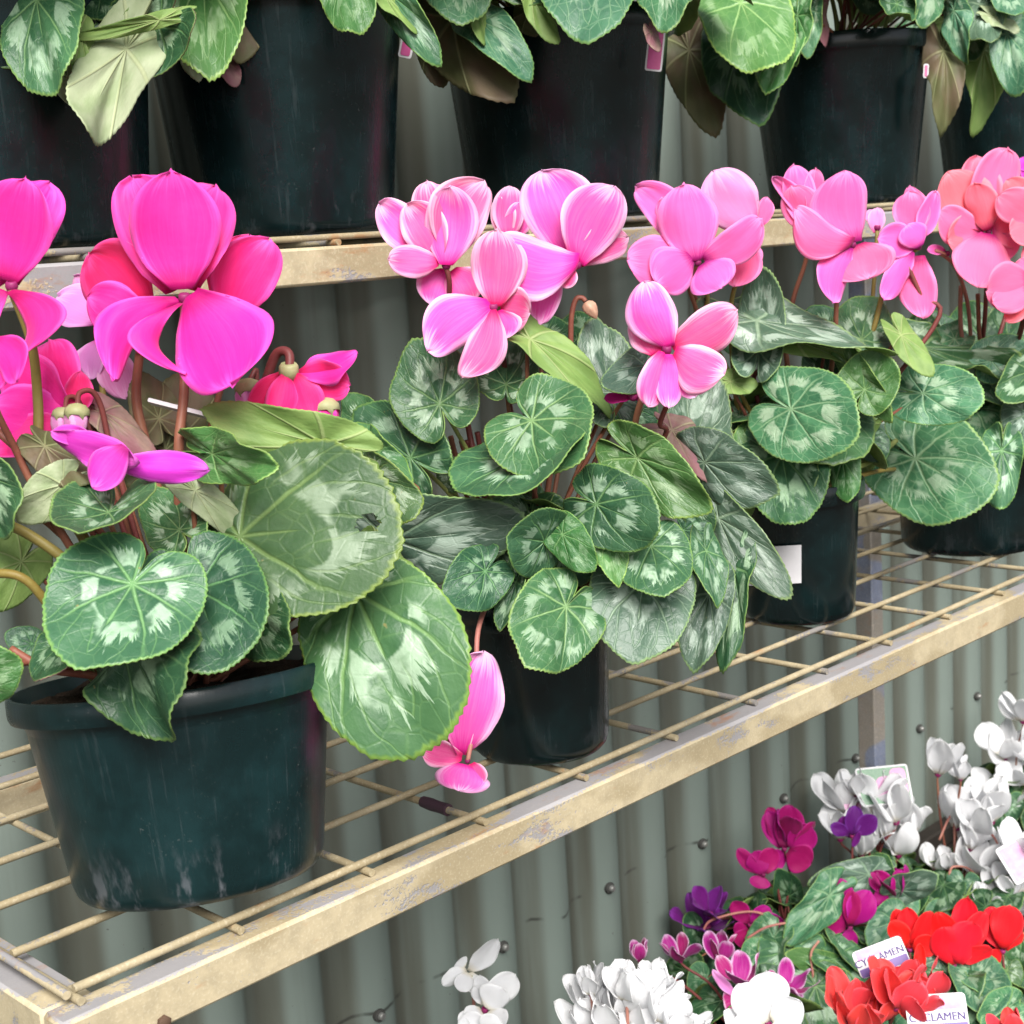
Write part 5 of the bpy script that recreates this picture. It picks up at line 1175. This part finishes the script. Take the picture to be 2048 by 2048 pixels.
# taller white ones at the front edge of the picture
def tall(u, v, d, label, seed, leaves=12):
    P = at(u, v, d); H = .14; base = np.array([P[0], P[1], BZ+.0005])
    pl = make_pot('potted_cyclamen', base, .05, .062, H, 'pot_black', label, 'potted plant', GS)
    leaf_dome(pl, leaves, .02, .10, .02, .09, .06, (0, 360), ('leaf', 'leaf_dark'), 64, 9, seed); return pl
wh = 'p_white'
W1 = tall(915, 2150, 1.42, 'white cyclamen with a single ragged stem of blooms standing alone before the wall', 501)
flower(W1, (888, 1842), 1.39, [((885, 1832), (940, 1772), 42, 0, .0, 18, dict(cup=.2)), ((880, 1830), (835, 1858), 36, 0, -.01, -16, dict(cup=-.2)), ((884, 1836), (868, 1870), 40, -.004, -.008, -4, dict(mat='p_white')), ((888, 1835), (900, 1875), 36, -.002, -.004, 8, {}), ((876, 1826), (862, 1815), 40, 0, 0, 0, {})], wh, [(893, 1880, 1.40), (900, 1990, 1.41)], 's_pink', .0018, nm='calyx', label='ragged white flower with spread petals')
flower(W1, (915, 1905), 1.38, [((918, 1895), (972, 1838), 62, 0, .0, 16, dict(bulge=.05)), ((915, 1900), (950, 1865), 66, -.006, -.01, 6, dict(cup=-.2)), ((908, 1905), (885, 1930), 50, 0, -.01, -6, {}), ((912, 1895), (905, 1840), 34, .002, .002, -10, {}), ((920, 1910), (945, 1945), 70, -.004, -.012, 6, {}), ((900, 1910), (866, 1935), 40, 0, -.008, -10, {}), ((912, 1895), (896, 1860), 30, 0, 0, -10, {})], wh, [(915, 1990, 1.40)], 's_pink', .0018, label='white flower with broad lower petals')
flower(W1, (905, 1955), 1.37, [((900, 1950), (880, 1910), 50, 0, 0, -8, {}), ((910, 1950), (945, 1925), 56, -.004, -.008, 6, {}), ((895, 1955), (868, 1940), 44, 0, 0, -8, {})], wh, None)
W2 = tall(1200, 2180, 1.29, 'white cyclamen with a broad bunch of overexposed white blooms at the lower edge', 502)
for i, (u, v, px, tx) in enumerate([(1110, 1880, 100, -.3), (1160, 1890, 120, -.1), (1205, 1885, 124, .1), (1250, 1900, 108, .25), (1095, 1925, 100, -.4), (1150, 1940, 120, 0), (1215, 1945, 120, .1), (1275, 1945, 110, .3), (1310, 1935, 84, .4), (1100, 1850, 70, -.1), (1240, 1850, 92, .2), (1180, 1860, 90, 0)]):
    bl(W2, 1195+(u-1195)*.84, v+26, 1.27-.012*(i % 4), px*.82, wh, (tx, rnd.uniform(0, .3)), .42, 510+i, stem_m='s_pink')
W3 = tall(1450, 2180, 1.26, 'white cyclamen with one large star shaped bloom in front of the two coloured one', 503)
flower(W3, (1450, 1935), 1.24, [((1448, 1925), (1446, 1832), 84, 0, 0, 0, dict(cup=-.1)), ((1446, 1930), (1392, 1858), 70, 0, 0, -10, {}), ((1456, 1925), (1512, 1890), 76, -.002, -.004, 10, {}), ((1440, 1935), (1385, 1955), 76, 0, -.006, -6, {}), ((1455, 1935), (1500, 1970), 84, -.004, -.01, 6, {}), ((1450, 1940), (1440, 2000), 80, -.004, -.012, 0, {})], wh, [(1450, 2010, 1.25)], 's_pink', .002, label='large white star shaped flower')
bl(W3, 1440, 1990, 1.24, 110, wh, (0, .2), .5, 531)

# tags stuck among the small plants
GB = 'plant tags stuck among the small plants'
def btag(u, v, d, w, h, tilt, label, lean=.35):
    e1 = unit(RX*math.cos(tilt)+UP*math.sin(tilt)); e2 = unit(UP*math.cos(tilt)-RX*math.sin(tilt)+FW*lean)
    return card('plant_tag', at(u, v, d), w, h, e1, e2, 'tag_white', label, 'plant tag', .0007, .004, GB)
pm = ppm(dF)
o, ex, ey, ez = btag(1662, 1806, dF+.03, 100/pm, 52/pm, .36, 'tilted white tag with purple lettering above the coral red blooms')
sub_card(o, 96/pm, 16/pm, (0, -17/pm), ex, ey, ez, 'tag_band', 'purple_band'); sub_card(o, 52/pm, 18/pm, (-18/pm, 16/pm), ex, ey, ez, 'tag_pic', 'picture')
lettering(o, 'CYCLAMEN', 19/pm, (-3/pm, 1/pm), ex, ey, ez)
o, ex, ey, ez = btag(1768, 1914, dF-.04, 112/pm, 72/pm, .06, 'upright white tag with purple lettering right of the coral red blooms')
sub_card(o, 108/pm, 19/pm, (0, -25/pm), ex, ey, ez, 'tag_band', 'purple_band'); sub_card(o, 84/pm, 22/pm, (6/pm, 19/pm), ex, ey, ez, 'tag_pic', 'picture')
lettering(o, 'CYCLAMEN', 20/pm, (-1/pm, -5/pm), ex, ey, ez)
pm = ppm(dW)
o, ex, ey, ez = btag(1668, 1482, dW-.02, 98/pm, 72/pm, .10, 'picture tag of pink flowers and green leaves standing in white blooms')
sub_card(o, 92/pm, 66/pm, (0, 0), ex, ey, ez, 'tag_leafpic', 'picture'); sub_card(o, 60/pm, 46/pm, (14/pm, -6/pm), ex, ey, ez, 'tag_pic', 'picture', lift=.001, r=15/pm); sub_card(o, 30/pm, 40/pm, (28/pm, 10/pm), ex, ey, ez, 'tag_pic', 'picture', lift=.0013, r=10/pm)
o, ex, ey, ez = btag(1606, 1504, dW-.01, 34/pm, 46/pm, .12, 'plain pink corner of a tag behind the white blooms')
sub_card(o, 32/pm, 44/pm, (0, 0), ex, ey, ez, 'tag_pic', 'picture')
o, ex, ey, ez = btag(1925, 1622, dE-.03, 60/pm, 70/pm, .5, 'pink patterned tag at the right edge among white blooms')
sub_card(o, 52/pm, 62/pm, (0, 0), ex, ey, ez, 'tag_pic', 'picture')

# ================================================================== light
wld = bpy.data.worlds.new('World'); scene.world = wld; wld.use_nodes = True
nt = wld.node_tree; sky = nt.nodes.new('ShaderNodeTexSky'); sky.sky_type = 'NISHITA'; sky.sun_disc = False
SUN = unit([-.40, -.58, .71])
sky.sun_elevation = math.asin(SUN[2]); sky.sun_rotation = math.atan2(SUN[0], SUN[1]); sky.air_density = 1.0; sky.dust_density = 2.0; sky.ozone_density = .6
hs = nt.nodes.new('ShaderNodeHueSaturation'); hs.inputs['Saturation'].default_value = .35
nt.links.new(sky.outputs[0], hs.inputs['Color']); bg = nt.nodes['Background']; nt.links.new(hs.outputs[0], bg.inputs[0]); bg.inputs[1].default_value = .06
sl = bpy.data.lights.new('sun', 'SUN'); sl.energy = 2.6; sl.angle = math.radians(38); sl.color = (1, .965, .92)
so = bpy.data.objects.new('sun', sl); col.objects.link(so); so.rotation_euler = Vector(tuple(SUN)).to_track_quat('Z', 'Y').to_euler(); so.location = (0, -2, 6)
scene.view_settings.view_transform = 'Standard'; scene.view_settings.look = 'None'; scene.view_settings.gamma = 1; scene.view_settings.exposure = 1.55
scene.render.engine = 'CYCLES'; scene.cycles.max_bounces = 7; scene.cycles.transmission_bounces = 3; scene.cycles.use_denoising = True
